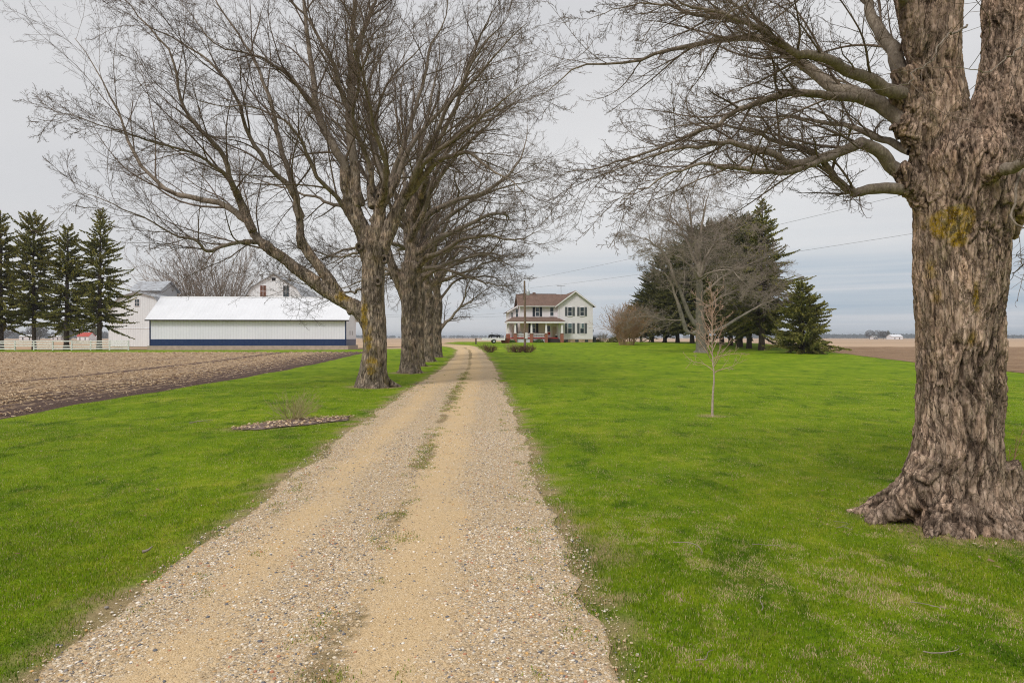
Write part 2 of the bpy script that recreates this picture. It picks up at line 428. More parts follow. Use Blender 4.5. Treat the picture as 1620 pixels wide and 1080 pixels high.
# soil + stubble
t = NT('stubble_soil'); pos = t.coord(kind='Position')
row = t.attr('row'); n = t.noise(5, 6, .75, t.coord((1, .6, 1), 'Position')); f2 = t.noise(22, 4, .7, pos); bigp = t.noise(.12, 3, .6, pos)
c = t.mix(t.ramp(f2, [(.3, 0), (.7, 1)]), (.085, .056, .05), (.2, .14, .115))
straw = t.mix(t.noise(40, 2, .5, pos), (.48, .33, .2), (.72, .54, .35))
k = t.math('ADD', t.math('ADD', t.math('MULTIPLY', n, .9), t.math('MULTIPLY', row, .55)), t.math('MULTIPLY', bigp, .3))
c = t.mix(t.ramp(k, [(.72, 0), (.95, .75)]), c, straw)
t.col(c).rough(1, .05).bump(t.math('ADD', n, f2), .06, .9); M['stubble_soil'] = t.m
t = NT('tilled_soil'); pos = t.coord(kind='Position')
n = t.noise(.5, 6, .8, t.coord((.35, 1.2, 1), 'Position')); f2 = t.noise(7, 5, .8, pos)
c = t.mix(t.ramp(t.math('ADD', t.math('MULTIPLY', n, .5), t.math('MULTIPLY', f2, .5)), [(.38, 0), (.62, 1)]), (.17, .105, .066), (.44, .3, .19))
t.col(c).rough(1, .05).bump(f2, .1, 1); M['tilled_soil'] = t.m
t = NT('farmland'); pos = t.coord(kind='Position')
n = t.noise(.004, 4, .6, t.coord((.5, 1.4, 1), 'Position')); f2 = t.noise(.6, 6, .8, t.coord((.3, 1, 1), 'Position'))
c = t.ramp(n, [(.35, (.42, .29, .19)), (.5, (.53, .38, .26)), (.62, (.36, .26, .18))])
c = t.mix(1., c, t.ramp(f2, [(.3, .78), (.7, 1.15)]), 'MULTIPLY')
t.col(c).rough(1, .05); M['farmland'] = t.m
t = NT('straw_bits'); t.col(t.ramp(t.attr('rnd'), [(0, (.2, .13, .085)), (.3, (.42, .29, .17)), (.7, (.66, .48, .30)), (1, (.8, .66, .46))])).rough(.9, .1); M['straw_bits'] = t.m
t = NT('mulch'); pos = t.coord(kind='Position'); t.col(t.ramp(t.noise(18, 5, .8, pos), [(.35, (.11, .08, .07)), (.5, (.26, .19, .165)), (.65, (.45, .35, .3))])).rough(1, .05).bump(t.noise(18, 5, .8, pos), .05, 1); M['mulch'] = t.m

# --- buildings
def ribbed(name, c, period=.3, depth=.012, dirt=.06, axis=0, rough=.45, lo=.8):
    t = NT(name); v = t.coord(); sp = t.new('ShaderNodeSeparateXYZ'); t.l(v, sp.inputs[0])
    ph = t.math('FRACT', t.math('MULTIPLY', sp.outputs[axis], 1 / period))
    rib = t.ramp(ph, [(0, 0), (.06, 1), (.16, 1), (.22, 0)])
    n = t.noise(.7, 5, .6, t.coord((1, 1, .2)))
    cc = t.mix(1., tuple(c), t.ramp(n, [(.3, 1 - dirt), (.7, 1.)]), 'MULTIPLY')
    cc = t.mix(1., cc, t.ramp(ph, [(0, lo), (.03, lo), (.06, 1), (.16, 1), (.22, lo + .06), (.26, 1)]), 'MULTIPLY')
    t.col(cc).rough(rough, .4).bump(rib, depth, 1.); M[name] = t.m
ribbed('white_metal_siding', (.84, .84, .92), .36)
ribbed('white_metal_roof', (.79, .80, .83), .5, .008, .08, 0, .45, .93)
ribbed('navy_metal_siding', (.012, .035, .12), .36)
def boards(name, c, period=.18, dirt=.25, axis=0, gap=.75):
    t = NT(name); v = t.coord(); sp = t.new('ShaderNodeSeparateXYZ'); t.l(v, sp.inputs[0])
    ph = t.math('FRACT', t.math('MULTIPLY', sp.outputs[axis], 1 / period))
    n = t.noise(.5, 6, .65, t.coord((2.5, 2.5, .35))); n_ = t.noise(3, 5, .7, t.coord((3, 3, .4)))
    cc = t.mix(1., tuple(c), t.ramp(n, [(.3, 1 - dirt), (.65, 1.)]), 'MULTIPLY')
    cc = t.mix(1., cc, t.ramp(n_, [(.3, 1 - dirt * .6), (.6, 1.)]), 'MULTIPLY')
    cc = t.mix(1., cc, t.ramp(ph, [(0, gap), (.06, gap), (.1, 1)]), 'MULTIPLY')
    t.col(cc).rough(.8, .2).bump(t.ramp(ph, [(0, 0), (.08, 0), (.12, 1)]), .01, 1.); M[name] = t.m
boards('barn_boards', (.84, .86, .885), .3, .10)
boards('tower_boards', (.56, .56, .57), .35, .2)
boards('clapboard', (.86, .815, .85), .115, .03, 2, .86)
boards('porch_clapboard', (.72, .68, .6), .115, .04, 2, .86)
def shingle(name, a, b):
    t = NT(name); v = t.coord()
    br = t.new('ShaderNodeTexBrick'); br.inputs['Scale'].default_value = 3.2; br.inputs['Color1'].default_value = (*a, 1); br.inputs['Color2'].default_value = (*b, 1)
    br.inputs['Mortar'].default_value = (*[x * .6 for x in a], 1); br.inputs['Mortar Size'].default_value = .012; t.l(v, br.inputs['Vector'])
    c = t.mix(1., br.outputs[0], t.ramp(t.noise(1.2, 4, .7, v), [(.3, .85), (.7, 1.12)]), 'MULTIPLY')
    t.col(c).rough(.95, .1); M[name] = t.m
shingle('brown_shingle', (.165, .108, .085), (.225, .15, .12))
t = NT('brick'); v = t.coord((1, 1, 1)); br = t.new('ShaderNodeTexBrick'); br.inputs['Scale'].default_value = 4.5
br.inputs['Color1'].default_value = (.36, .1, .05, 1); br.inputs['Color2'].default_value = (.26, .07, .04, 1); br.inputs['Mortar'].default_value = (.4, .3, .25, 1)
mp = t.new('ShaderNodeMapping'); mp.inputs['Rotation'].default_value = (math.radians(90), 0, 0); t.l(v, mp.inputs[0]); t.l(mp.outputs[0], br.inputs['Vector']); t.col(br.outputs[0]).rough(.9, .1); M['brick'] = t.m
t = NT('old_metal_roof'); v = t.coord(); c = t.ramp(t.noise(.9, 6, .7, t.coord((1, 2.5, .6))), [(.35, (.2, .185, .18)), (.5, (.38, .4, .43)), (.7, (.52, .54, .58))]); t.col(c).rough(.5, .4); M['old_metal_roof'] = t.m
simple('white_paint', (.82, .79, .81), .05, 4, .6); simple('fence_paint', (.74, .74, .72), .3, 9, .8)
simple('shutter', (.10, .11, .12), .15, 5, .7); simple('shutter_dark', (.03, .035, .05), .15, 5, .7); simple('red_floor', (.42, .03, .02), .15, 3, .7)
simple('concrete', (.42, .35, .28), .18, 2.5, .9); simple('stone_base', (.42, .3, .19), .35, 3.5, .9); simple('dark_wood', (.05, .04, .035), .2, 4, .8)
simple('navy_trim', (.01, .025, .09), .1, 3, .5); simple('gutter', (.7, .7, .7), .06, 3, .5); simple('tan_door', (.45, .36, .26), .1, 3, .7)
simple('pole_wood', (.2, .14, .1), .3, 6, .9); simple('galv', (.5, .52, .54), .1, 4, .45, .5, .3); simple('black_cloth', (.012, .012, .015), .2, 3, .6)
simple('rubber', (.02, .02, .02), .2, 4, .9); simple('trailer_paint', (.84, .81, .82), .15, 3, .6); simple('rust_bin', (.17, .05, .03), .25, 4, .8)
simple('wire', (.12, .12, .12), .05, 3, .6); simple('red_roof', (.48, .06, .035), .1, .5, .6); simple('far_wood', (.05, .055, .045), .3, .05, 1, 0)
simple('far_twig', (.1, .085, .075), .25, .3, 1, 0); simple('lattice', (.6, .6, .66), .1, 3, .7); simple('post_wood', (.1, .075, .055), .3, 5, .9)
t = NT('glass'); t.col((.03, .045, .055)).rough(.08, .7); M['glass'] = t.m
t = NT('glass_pale'); t.col((.12, .18, .2)).rough(.1, .7); M['glass_pale'] = t.m
simple('curtain', (.5, .52, .5), .2, 6, .8); simple('dark_opening', (.02, .016, .015), .2, 2, .9); simple('rust_panel', (.16, .075, .05), .3, 3, .9)
t = NT('litter'); t.col(t.ramp(t.attr('rnd'), [(0, (.06, .04, .03)), (.5, (.2, .13, .08)), (.85, (.36, .26, .17)), (1, (.6, .5, .38))])).rough(.9, .1); M['litter'] = t.m
# ------------------------------------------------------------------ ground
def sheet(ys, xl, xr, nx, zf, attrs=None, warp=None):
    ys = np.asarray(ys, float); s = np.linspace(0, 1, nx)
    if warp is not None: s = warp(s)
    X = xl(ys)[:, None] * (1 - s)[None] + xr(ys)[:, None] * s[None]; Y = np.repeat(ys[:, None], nx, 1)
    Z = zf(X, Y)
    ny = len(ys); i = np.arange(ny - 1)[:, None] * nx + np.arange(nx - 1)[None]
    Q = np.stack([i, i + 1, i + nx + 1, i + nx], -1).reshape(-1, 4)
    return np.stack([X, Y, Z], -1).reshape(-1, 3), Q, X, Y, np.broadcast_to(s[None], X.shape)

def joined(name, parts, mat):
    V = []; Q = []; A = {}; n = 0
    for v, q, a in parts:
        V.append(v); Q.append(q + n); n += len(v)
        for k, x in a.items(): A.setdefault(k, []).append(x.ravel())
    return link(name, mkmesh(name, np.concatenate(V), [np.concatenate(Q)], {k: np.concatenate(x) for k, x in A.items()}, True, [mat]))

def spaced(segs):
    out = []
    for a, b, d in segs: out.append(np.arange(a, b, d))
    out.append([segs[-1][1]]); return np.concatenate(out)

# base land, reaching the horizon; sunk a hand's breadth below the lawn and field sheets that cover it near by
def _axis(lo, hi, d, far):
    a = np.arange(lo, hi + .1, d); e = []; x = hi
    while x < far: d *= 1.25; x += d; e.append(x)
    b = []; x = lo; d = a[1] - a[0]
    while x > -far: d *= 1.25; x -= d; b.append(x)
    return np.concatenate([b[::-1], a, e])
ax = _axis(-90, 90, 2.5, 9000); ay = _axis(-20, 180, 2.5, 9000)
Xg, Yg = np.meshgrid(ax, ay)
inner = sstep(-215, -195, Xg) * sstep(215, 195, Xg) * sstep(131, 126, Yg) * sstep(-16, -13, Yg)
Zg = gbase(Xg, Yg) - .14 * np.where((Yg < 79) | ((Xg > -76) & (Xg < 46)), inner, inner * (Xg > 30)) - .02
nx = len(ax); i = np.arange(len(ay) - 1)[:, None] * nx + np.arange(nx - 1)[None]
land = link('ground', mkmesh('ground', np.stack([Xg, Yg, Zg], -1).reshape(-1, 3), [np.stack([i, i + 1, i + nx + 1, i + nx], -1).reshape(-1, 4)], None, True, [M['farmland']]))
tag(land, kind='structure')

BED = (-5.55, 17.55, 1.75, .62); BA = math.radians(50); CB, SB_ = math.cos(BA), math.sin(BA)      # mulch bed: centre and half axes (metres)
def bedd(x, y): return np.sqrt((((x - BED[0]) * CB + (y - BED[1]) * SB_) / BED[2]) ** 2 + (((y - BED[1]) * CB - (x - BED[0]) * SB_) / BED[3]) ** 2) + n2(x, y, 1.1, 41, 2) * .25
def bare_of(x, y):
    d = ddist(x, y)
    b = sstep(.38, .0, d + n2(x, y, 1.7, 21, 3) * .5 + n2(x, y, 7., 22, 2) * .5)
    b = np.maximum(b, sstep(1.25, 1.0, bedd(x, y)) * .6)
    p = n2(x, y, 1.3, 24, 3); b = np.maximum(b, sstep(.42, .62, p) * sstep(13, 6, y) * (x > 0) * .7)
    for tx, ty, tr in TREEBASE: b = np.maximum(b, sstep(tr + .35, tr, np.hypot(x - tx, y - ty) + n2(x, y, 2., 25, 2) * .3) * .85)
    return b
TREEBASE = [(-6.2, 30.7, 1.05), (-6.45, 42.4, 1.0), (-6.9, 50.5, .8), (-7.35, 58.5, .8), (-7.35, 67, .8), (5.5, 8.25, 1.0), (5.68, 19.3, .12), (21.9, 78, .8)]
zl = lambda X, Y: G(X, Y)
ysn = spaced([(-12, 3, 1.), (3, 30, .25), (30, 80.01, .5)])
V, Q, X, Y, s = sheet(ysn, left_edge, right_edge, 190, zl)
parts = [(V, Q, {'bare': bare_of(X, Y)})]
ysm = spaced([(80.0, 90, .6)]); V, Q, X, Y, s = sheet(ysm, lambda y: y * 0 - 75 + n2(y, y * 0, .3, 8) * .5, right_edge, 220, zl)
V = V.copy(); parts.append((V, Q, {'bare': bare_of(X, Y) * (X > -14)}))
ysf = spaced([(90.0, 128.01, .8)]); V, Q, X, Y, s = sheet(ysf, lambda y: np.interp(y, [90, 100, 104, 128], [-14.5, -14, -11.5, -10]) + n2(y, y * 0, .3, 9) * .8, right_edge, 120, zl)
parts.append((V, Q, {'bare': bare_of(X, Y)}))
tag(joined('lawn', parts, M['lawn']), kind='structure')

# drive
def dz(off): return lambda X, Y: G(X, Y) + off
ysd = spaced([(-12, 3.4, .4), (3.4, 14, .05), (14, 40, .12), (40, 102.01, .4)])
def el(y): x = xc(y) - hw(y); return x + (n2(x, y, .55, 11, 2) * .28 + n2(x, y, 2.6, 12, 2) * .13) * 1.0 - .02
def er(y): x = xc(y) + hw(y); return x - (n2(x, y, .55, 11, 2) * .28 + n2(x, y, 2.6, 12, 2) * .13) + .02
V, Q, X, Y, s = sheet(ysd, el, er, 44, dz(.012))
sg = (s * 2 - 1)
def gauss(a, m, w): return np.exp(-((a - m) / w) ** 2)
def coarse_of(sg, X, Y):
    c = .95 * sstep(.35, .62, sg) + .6 * sstep(-.62, -.9, sg) + .75 * gauss(sg, -.22, .2) + .25
    return np.clip(.1 + .75 * c - .25 * gauss(sg, .18, .14) - .15 * gauss(sg, -.55, .16) + n2(X, Y, .9, 51, 3) * .45, 0, 1) * (1 - .45 * sstep(16, 34, Y))
grn = gauss(sg, .0 - .02, .15) * (.68 + .05 * sstep(10, 40, Y) + .25 * n2(X, Y, .3, 52, 2) + .6 * n2(X, Y * .6, 2.6, 53, 4)) + .75 * gauss(np.abs(sg), 1.02, .07)
grn = np.clip(grn + .35 * gauss(sg, 0, .13) * gauss(Y, 76, 9), 0, 1)
parts = [(V, Q, {'coarse': coarse_of(sg, X, Y), 'green': grn})]
# the spur that bends left to the farmyard
cl = catmull([(-6.0, 93.5), (-8.0, 99.6), (-12, 103.0), (-18, 104.6), (-27, 105.2), (-36, 105)], 60); tn = np.gradient(cl, axis=0); tn /= np.linalg.norm(tn, axis=1, keepdims=True); nn = np.stack([-tn[:, 1], tn[:, 0]], 1)
ss = np.linspace(-1, 1, 14); hwv = 1.7 + n2(cl[:, 0], cl[:, 1], .4, 61) * .3
XY = cl[:, None] + nn[:, None] * (ss[None, :, None] * hwv[:, None, None])
V = np.concatenate([XY, G(XY[..., 0], XY[..., 1])[..., None] + .03], -1).reshape(-1, 3); nxx = len(ss); i = np.arange(len(cl) - 1)[:, None] * nxx + np.arange(nxx - 1)[None]
Q = np.stack([i, i + nxx, i + nxx + 1, i + 1], -1).reshape(-1, 4)
parts.append((V, Q, {'coarse': np.full(len(V), .25), 'green': np.zeros(len(V))}))
tag(joined('gravel_drive', parts, M['gravel']), kind='structure')

# stubble field on the left, tilled field on the right
def furrow(X, Y): return np.sin((X - left_edge(Y)) * 2 * math.pi / .76)
def zstub(X, Y): return G(X, Y) + .012 + .035 * furrow(X, Y) * (X > -60) + np.maximum(0, n2(X, Y, 3.2, 71, 3)) * .08 * (X > -60)
ysb = spaced([(-6, 12, 1), (12, 45, .16), (45, 79.9, .35)])
V, Q, X, Y, s = sheet(ysb, lambda y: y * 0 - 62., lambda y: left_edge(y) + .25, 330, lambda X, Y: np.where(X > left_edge(Y) - .02, G(X, Y) - .02, zstub(X, Y) - .03 * sstep(.6, 0, left_edge(Y) - X)), warp=lambda s: 1 - (1 - s) ** 1.15)
bord = sstep(1.6, .3, left_edge(Y) - X) + sstep(79, 79.9, Y)
rowv = .5 + .45 * furrow(X, Y) - 1.2 * sstep(1.2, .3, left_edge(Y) - X) - .5 * sstep(7, 2, left_edge(Y) - X) - .8 * gauss(left_edge(Y) - X, 9.5, .5)
parts = [(V, Q, {'row': np.clip(rowv, -1, 1) })]
V, Q, X, Y, s = sheet(spaced([(-6, 79.9, 2)]), lambda y: y * 0 - 200., lambda y: y * 0 - 62., 60, zstub)
parts.append((V, Q, {'row': np.full(X.shape, .5)}))
tag(joined('stubble_field', parts, M['stubble_soil']), kind='structure')
V, Q, X, Y, s = sheet(spaced([(-10, 40, 1.5), (40, 126, 1.)]), right_edge, lambda y: y * 0 + 210., 150, lambda X, Y: G(X, Y) + .02 + np.maximum(0, n2(X, Y, .9, 72, 3)) * .16 * sstep(0, 3, X - right_edge(Y)), warp=lambda s: s ** 1.6)
tag(joined('tilled_field', [(V, Q, {})], M['tilled_soil']), kind='structure')

# ------------------------------------------------------------------ corn residue
def ribbons(name, mat, X, Y, L, W, H, r, lift=0.0):
    n = len(X); a = r.uniform(0, 6.28, n); d = np.stack([np.cos(a), np.sin(a), r.normal(0, .18, n)], 1); pw = np.stack([-np.sin(a), np.cos(a), r.normal(0, .5, n)], 1)
    c = np.stack([X, Y, H + lift], 1); hl = d * (L / 2)[:, None]; hwid = pw * (W / 2)[:, None]; up = np.zeros((n, 3)); up[:, 2] = L * r.uniform(0, .16, n)
    V = np.stack([c - hl - hwid, c - hl + hwid, c + up + hwid, c + up - hwid, c + hl + hwid * .5, c + hl - hwid * .5], 1).reshape(-1, 3)
    b = np.arange(n)[:, None] * 6
    Q = np.concatenate([b + np.array([[0, 3, 2, 1]]), b + np.array([[3, 5, 4, 2]])])
    rn = np.repeat(r.uniform(size=n), 6)
    return link(name, mkmesh(name, V, [Q], {'rnd': rn}, False, [mat]))
N = 170000
yy = 13 + (80 - 13) * rs.uniform(size=N) ** 1.35; vis = -yy * .76; lo = np.maximum(vis - 1, -61)
xx = lo + (left_edge(yy) - lo) * rs.uniform(size=N)
de = left_edge(yy) - xx
def de_(x, y): return left_edge(y) - x + .4 * n2(x, y, .05, 75, 2)
keep = (rs.uniform(size=N) < np.clip(.3 + .4 * furrow(xx, yy) + 1.1 * n2(xx, yy, .45, 73, 3) * (1 - sstep(35, 60, yy) * .7) - .5 * (np.sin(de_(xx, yy) * 1.35) > .86), .03, 1) * np.clip(.12 + de / 5, 0, 1)) & (xx < left_edge(yy)) & (np.abs(de - 9.5) > .25)
xx, yy = xx[keep], yy[keep]; n = len(xx)
tag(ribbons('corn_residue', M['straw_bits'], xx, yy, rs.uniform(.04, .17, n) * (.8 + yy / 110), rs.uniform(.009, .024, n) * (.8 + yy / 100), zstub(xx, yy) + .02, rs),
    'pale broken corn stalks littering the brown field left of the lawn', 'crop residue', kind='stuff')
# mulch bed + dead plant
a = np.linspace(0, 2 * math.pi, 72, endpoint=False); rings = np.linspace(0, 1, 9); V = []
for q in rings:
    for w in a:
        k = 1 - .42 * n2(np.array([math.cos(w) * 2.2]), np.array([math.sin(w) * 2.2]), 1.7, 42, 4)[0]
        u_, v_ = math.cos(w) * BED[2] * q * k, math.sin(w) * BED[3] * q * k; V.append((BED[0] + u_ * CB - v_ * SB_, BED[1] + u_ * SB_ + v_ * CB, 0))
V = np.array(V); V[:, 2] = G(V[:, 0], V[:, 1]) + .015 + .015 * (1 - np.repeat(rings, 72) ** 2) + .03 * np.abs(n2(V[:, 0], V[:, 1], 4, 43, 2))
i = (np.arange(8)[:, None] * 72); j = np.arange(72)[None]; j2 = (j + 1) % 72
tag(link('mulch_bed', mkmesh('mulch_bed', V, [np.stack([i + j, i + 72 + j, i + 72 + j2, i + j2], -1).reshape(-1, 4)], None, True, [M['mulch']])), kind='structure')
n = 650; aa = rs.uniform(0, 6.28, n); q = np.sqrt(rs.uniform(0, 1, n)) * 1.05; u_ = np.cos(aa) * q * BED[2]; v_ = np.sin(aa) * q * BED[3]; x = BED[0] + u_ * CB - v_ * SB_; y = BED[1] + u_ * SB_ + v_ * CB
tag(ribbons('wood_chips', M['straw_bits'], x, y, rs.uniform(.03, .11, n), rs.uniform(.01, .035, n), G(x, y) + .05, rs), 'greyish wood chips and dead leaves scattered over the oval bed', 'wood chips', kind='stuff')

# ------------------------------------------------------------------ grass
def blades(X, Y, H, W, r, dry, seg2=True, z=None):
    n = len(X); Z = G(X, Y) - .004 if z is None else z
    a = r.uniform(0, 6.28, n); lean = r.uniform(.1, .9, n); la = a + r.normal(1.57, .6, n)
    w = np.stack([np.cos(a), np.sin(a), 0 * a], 1) * (W / 2)[:, None]; ld = np.stack([np.cos(la), np.sin(la), 0 * a], 1)
    b = np.stack([X, Y, Z], 1); up = np.array([0, 0, 1.])
    tip = b + ld * (H * lean * .75)[:, None] + up * (H * (1 - .35 * lean))[:, None]
    rn = r.uniform(size=n)
    if seg2:
        mid = b + ld * (H * lean * .25)[:, None] + up * (H * .55)[:, None]
        V = np.stack([b - w, b + w, mid + w * .8, mid - w * .8, tip], 1).reshape(-1, 3); i = np.arange(n)[:, None] * 5
        return V, [i + np.array([[0, 1, 2, 3]]), i + np.array([[3, 2, 4]])], np.repeat(rn, 5), np.repeat(dry, 5)
    V = np.stack([b - w, b + w, tip], 1).reshape(-1, 3); i = np.arange(n)[:, None] * 3
    return V, [i + np.array([[0, 1, 2]])], np.repeat(rn, 3), np.repeat(dry, 3)
def zone(N, y0, y1, h, w, r, seg2, lim=.8, fi=0, fo=0):
    X, Y = [], []
    y = np.sqrt(r.uniform(y0 ** 2, y1 ** 2, N)); x = r.uniform(-lim, lim, N) * y
    d = ddist(x, y); e = n2(x, y, 2.2, 81, 3)
    dens = sstep(-.08, .34, d + e * .6) * (1 - .45 * sstep(.25, .6, n2(x, y, 1.1, 82, 3)) * sstep(14, 5, y))
    dens *= sstep(.85, 1.1, bedd(x, y) + n2(x, y, 5, 87, 2) * .25) * (x > left_edge(y) + .02) * (x < right_edge(y))
    dens[bedd(x, y) < .7] = 0
    if fi: dens *= sstep(y0, y0 + fi, y)
    if fo: dens *= 1 - sstep(y1 - fo, y1, y)
    for tx, ty, tr in TREEBASE: dens *= np.hypot(x - tx, y - ty) > tr * .55
    k = r.uniform(size=N) < dens; x, y, d = x[k], y[k], d[k]
    pd = .15 + .8 * sstep(.0, .3, n2(x, y, 5., 83, 4) + .6 * n2(x, y, .9, 88, 2)) * (.25 + .75 * sstep(-1, 2, x) * sstep(14, 7, y)) + .2 * sstep(.5, 0, d)
    dry = (r.uniform(size=len(x)) < pd).astype(float)
    hh = h * r.uniform(.55, 1.25, len(x)) * (1 + .4 * n2(x, y, .8, 84, 2) + .5 * n2(x, y, 5., 86, 2)) * np.where(dry > 0, .7, 1)
    return blades(x, y, hh, w * r.uniform(.7, 1.3, len(x)), r, dry, seg2)
gr = np.random.RandomState(11)
Z = [zone(520000, 3.3, 11, .042, .0045, gr, True, .95, fo=5), zone(460000, 6, 20, .042, .0075, gr, False, .92, fi=5, fo=6), zone(290000, 14, 42, .04, .014, gr, False, .88, fi=6, fo=20)]
# tufts down the middle and along the edge of the drive
n = 700; ty = 3.9 + 40 * gr.uniform(size=n) ** 1.5; mid = gr.uniform(size=n) < .6
tx = np.where(mid, xc(ty) + gr.normal(0, .17, n), xc(ty) + np.where(gr.uniform(size=n) < .55, 1, -1) * (hw(ty) + gr.normal(-.1, .2, n)))
ok = n2(tx, ty, 1.1, 85, 2) > -.1; tx, ty = tx[ok], ty[ok]
m = 42; x = np.repeat(tx, m) + gr.normal(0, .05, len(tx) * m); y = np.repeat(ty, m) + gr.normal(0, .07, len(tx) * m)
Z.append(blades(x, y, gr.uniform(.012, .035, len(x)), gr.uniform(.004, .009, len(x)) * (1 + y / 25), gr, (gr.uniform(size=len(x)) < .35).astype(float), False, G(x, y) + .012))
V = []; q4 = []; q3 = []; R_ = []; D_ = []; nn_ = 0
for v, qs, rn, dr in Z:
    V.append(v); R_.append(rn); D_.append(dr)
    for qq in qs: (q4 if qq.shape[1] == 4 else q3).append(qq + nn_)
    nn_ += len(v)
tag(link('grass', mkmesh('grass', np.concatenate(V), [np.concatenate(q4), np.concatenate(q3)], {'rnd': np.concatenate(R_), 'dry': np.concatenate(D_)}, False, [M['grass_blades']])),
    'short green spring grass with straw coloured patches on the lawn', 'grass', kind='stuff')
del Z, V

# ------------------------------------------------------------------ pebbles
def pebbles(N, y0, y1, smin, smax, r, ico):
    y = np.sqrt(r.uniform(y0 ** 2, y1 ** 2, N)); sg = r.uniform(-1.12, 1.14, N); x = xc(y) + sg * hw(y)
    c = coarse_of(np.clip(sg, -1, 1), x, y); c = np.where(np.abs(sg) > 1.0, c * .12, c)
    k = r.uniform(size=N) < np.clip(c, .22, .8) * (1 - .35 * gauss(sg, .18, .12)); x, y, c = x[k], y[k], c[k]; n = len(x)
    s = smin * (smax / smin) ** (r.uniform(size=n) ** 3.2)
    if ico:
        ph = (1 + 5 ** .5) / 2
        B = np.array([(-1, ph, 0), (1, ph, 0), (-1, -ph, 0), (1, -ph, 0), (0, -1, ph), (0, 1, ph), (0, -1, -ph), (0, 1, -ph), (ph, 0, -1), (ph, 0, 1), (-ph, 0, -1), (-ph, 0, 1)]) / math.sqrt(1 + ph * ph)
        T = np.array([(0, 11, 5), (0, 5, 1), (0, 1, 7), (0, 7, 10), (0, 10, 11), (1, 5, 9), (5, 11, 4), (11, 10, 2), (10, 7, 6), (7, 1, 8), (3, 9, 4), (3, 4, 2), (3, 2, 6), (3, 6, 8), (3, 8, 9), (4, 9, 5), (2, 4, 11), (6, 2, 10), (8, 6, 7), (9, 8, 1)])
    else:
        B = np.array([(1, 0, 0), (0, 1, 0), (-1, 0, 0), (0, -1, 0), (0, 0, 1), (0, 0, -1.)]); T = np.array([(0, 1, 4), (1, 2, 4), (2, 3, 4), (3, 0, 4), (1, 0, 5), (2, 1, 5), (3, 2, 5), (0, 3, 5)])
    nb = len(B); V = B[None] * (1 + r.uniform(-.22, .22, (n, nb, 1)))
    V = V * np.stack([r.uniform(.8, 1.4, n), r.uniform(.7, 1.1, n), r.uniform(.4, .75, n)], 1)[:, None] * s[:, None, None]
    a = r.uniform(0, 6.28, n); ca, sa = np.cos(a)[:, None], np.sin(a)[:, None]
    V = np.stack([V[..., 0] * ca - V[..., 1] * sa, V[..., 0] * sa + V[..., 1] * ca, V[..., 2]], -1)
    V += np.stack([x, y, G(x, y) + .012 + s * .12], 1)[:, None]
    return V.reshape(-1, 3), (np.arange(n)[:, None, None] * nb + T[None]).reshape(-1, 3), np.repeat(r.uniform(size=n), nb)
pr = np.random.RandomState(5)
Ps = [pebbles(52000, 3.8, 8, .005, .017, pr, True), pebbles(52000, 8, 16, .007, .02, pr, False), pebbles(26000, 16, 34, .010, .024, pr, False)]
V = []; T = []; A_ = []; n = 0
for v, tt, a_ in Ps: V.append(v); T.append(tt + n); A_.append(a_); n += len(v)
tag(link('gravel_stones', mkmesh('gravel_stones', np.concatenate(V), [np.concatenate(T)], {'rnd': np.concatenate(A_)}, True, [M['pebble']])),
    'loose tan, white and grey stones lying on the drive', 'gravel', kind='stuff')
# dead leaves and twig bits on the lawn
n = 1500; y = np.sqrt(rs.uniform(3.8 ** 2, 26 ** 2, n)); x = rs.uniform(-.76, .78, n) * y; mt_ = rs.uniform(size=n) < .3; ra_ = rs.uniform(0, 6.28, n); rr_ = .7 + np.abs(rs.normal(0, .9, n)); x = np.where(mt_, 5.5 + rr_ * np.cos(ra_), x); y = np.where(mt_, 8.1 + rr_ * np.sin(ra_) * .8, y); k = (ddist(x, y) > .2) & (x > left_edge(y)); x, y = x[k], y[k]; n = len(x)
tag(ribbons('lawn_litter', M['litter'], x, y, rs.uniform(.015, .06, n), rs.uniform(.004, .014, n), G(x, y) + .032, rs), 'scattered dead leaves and wood scraps lying on the lawn', 'leaf litter', kind='stuff')
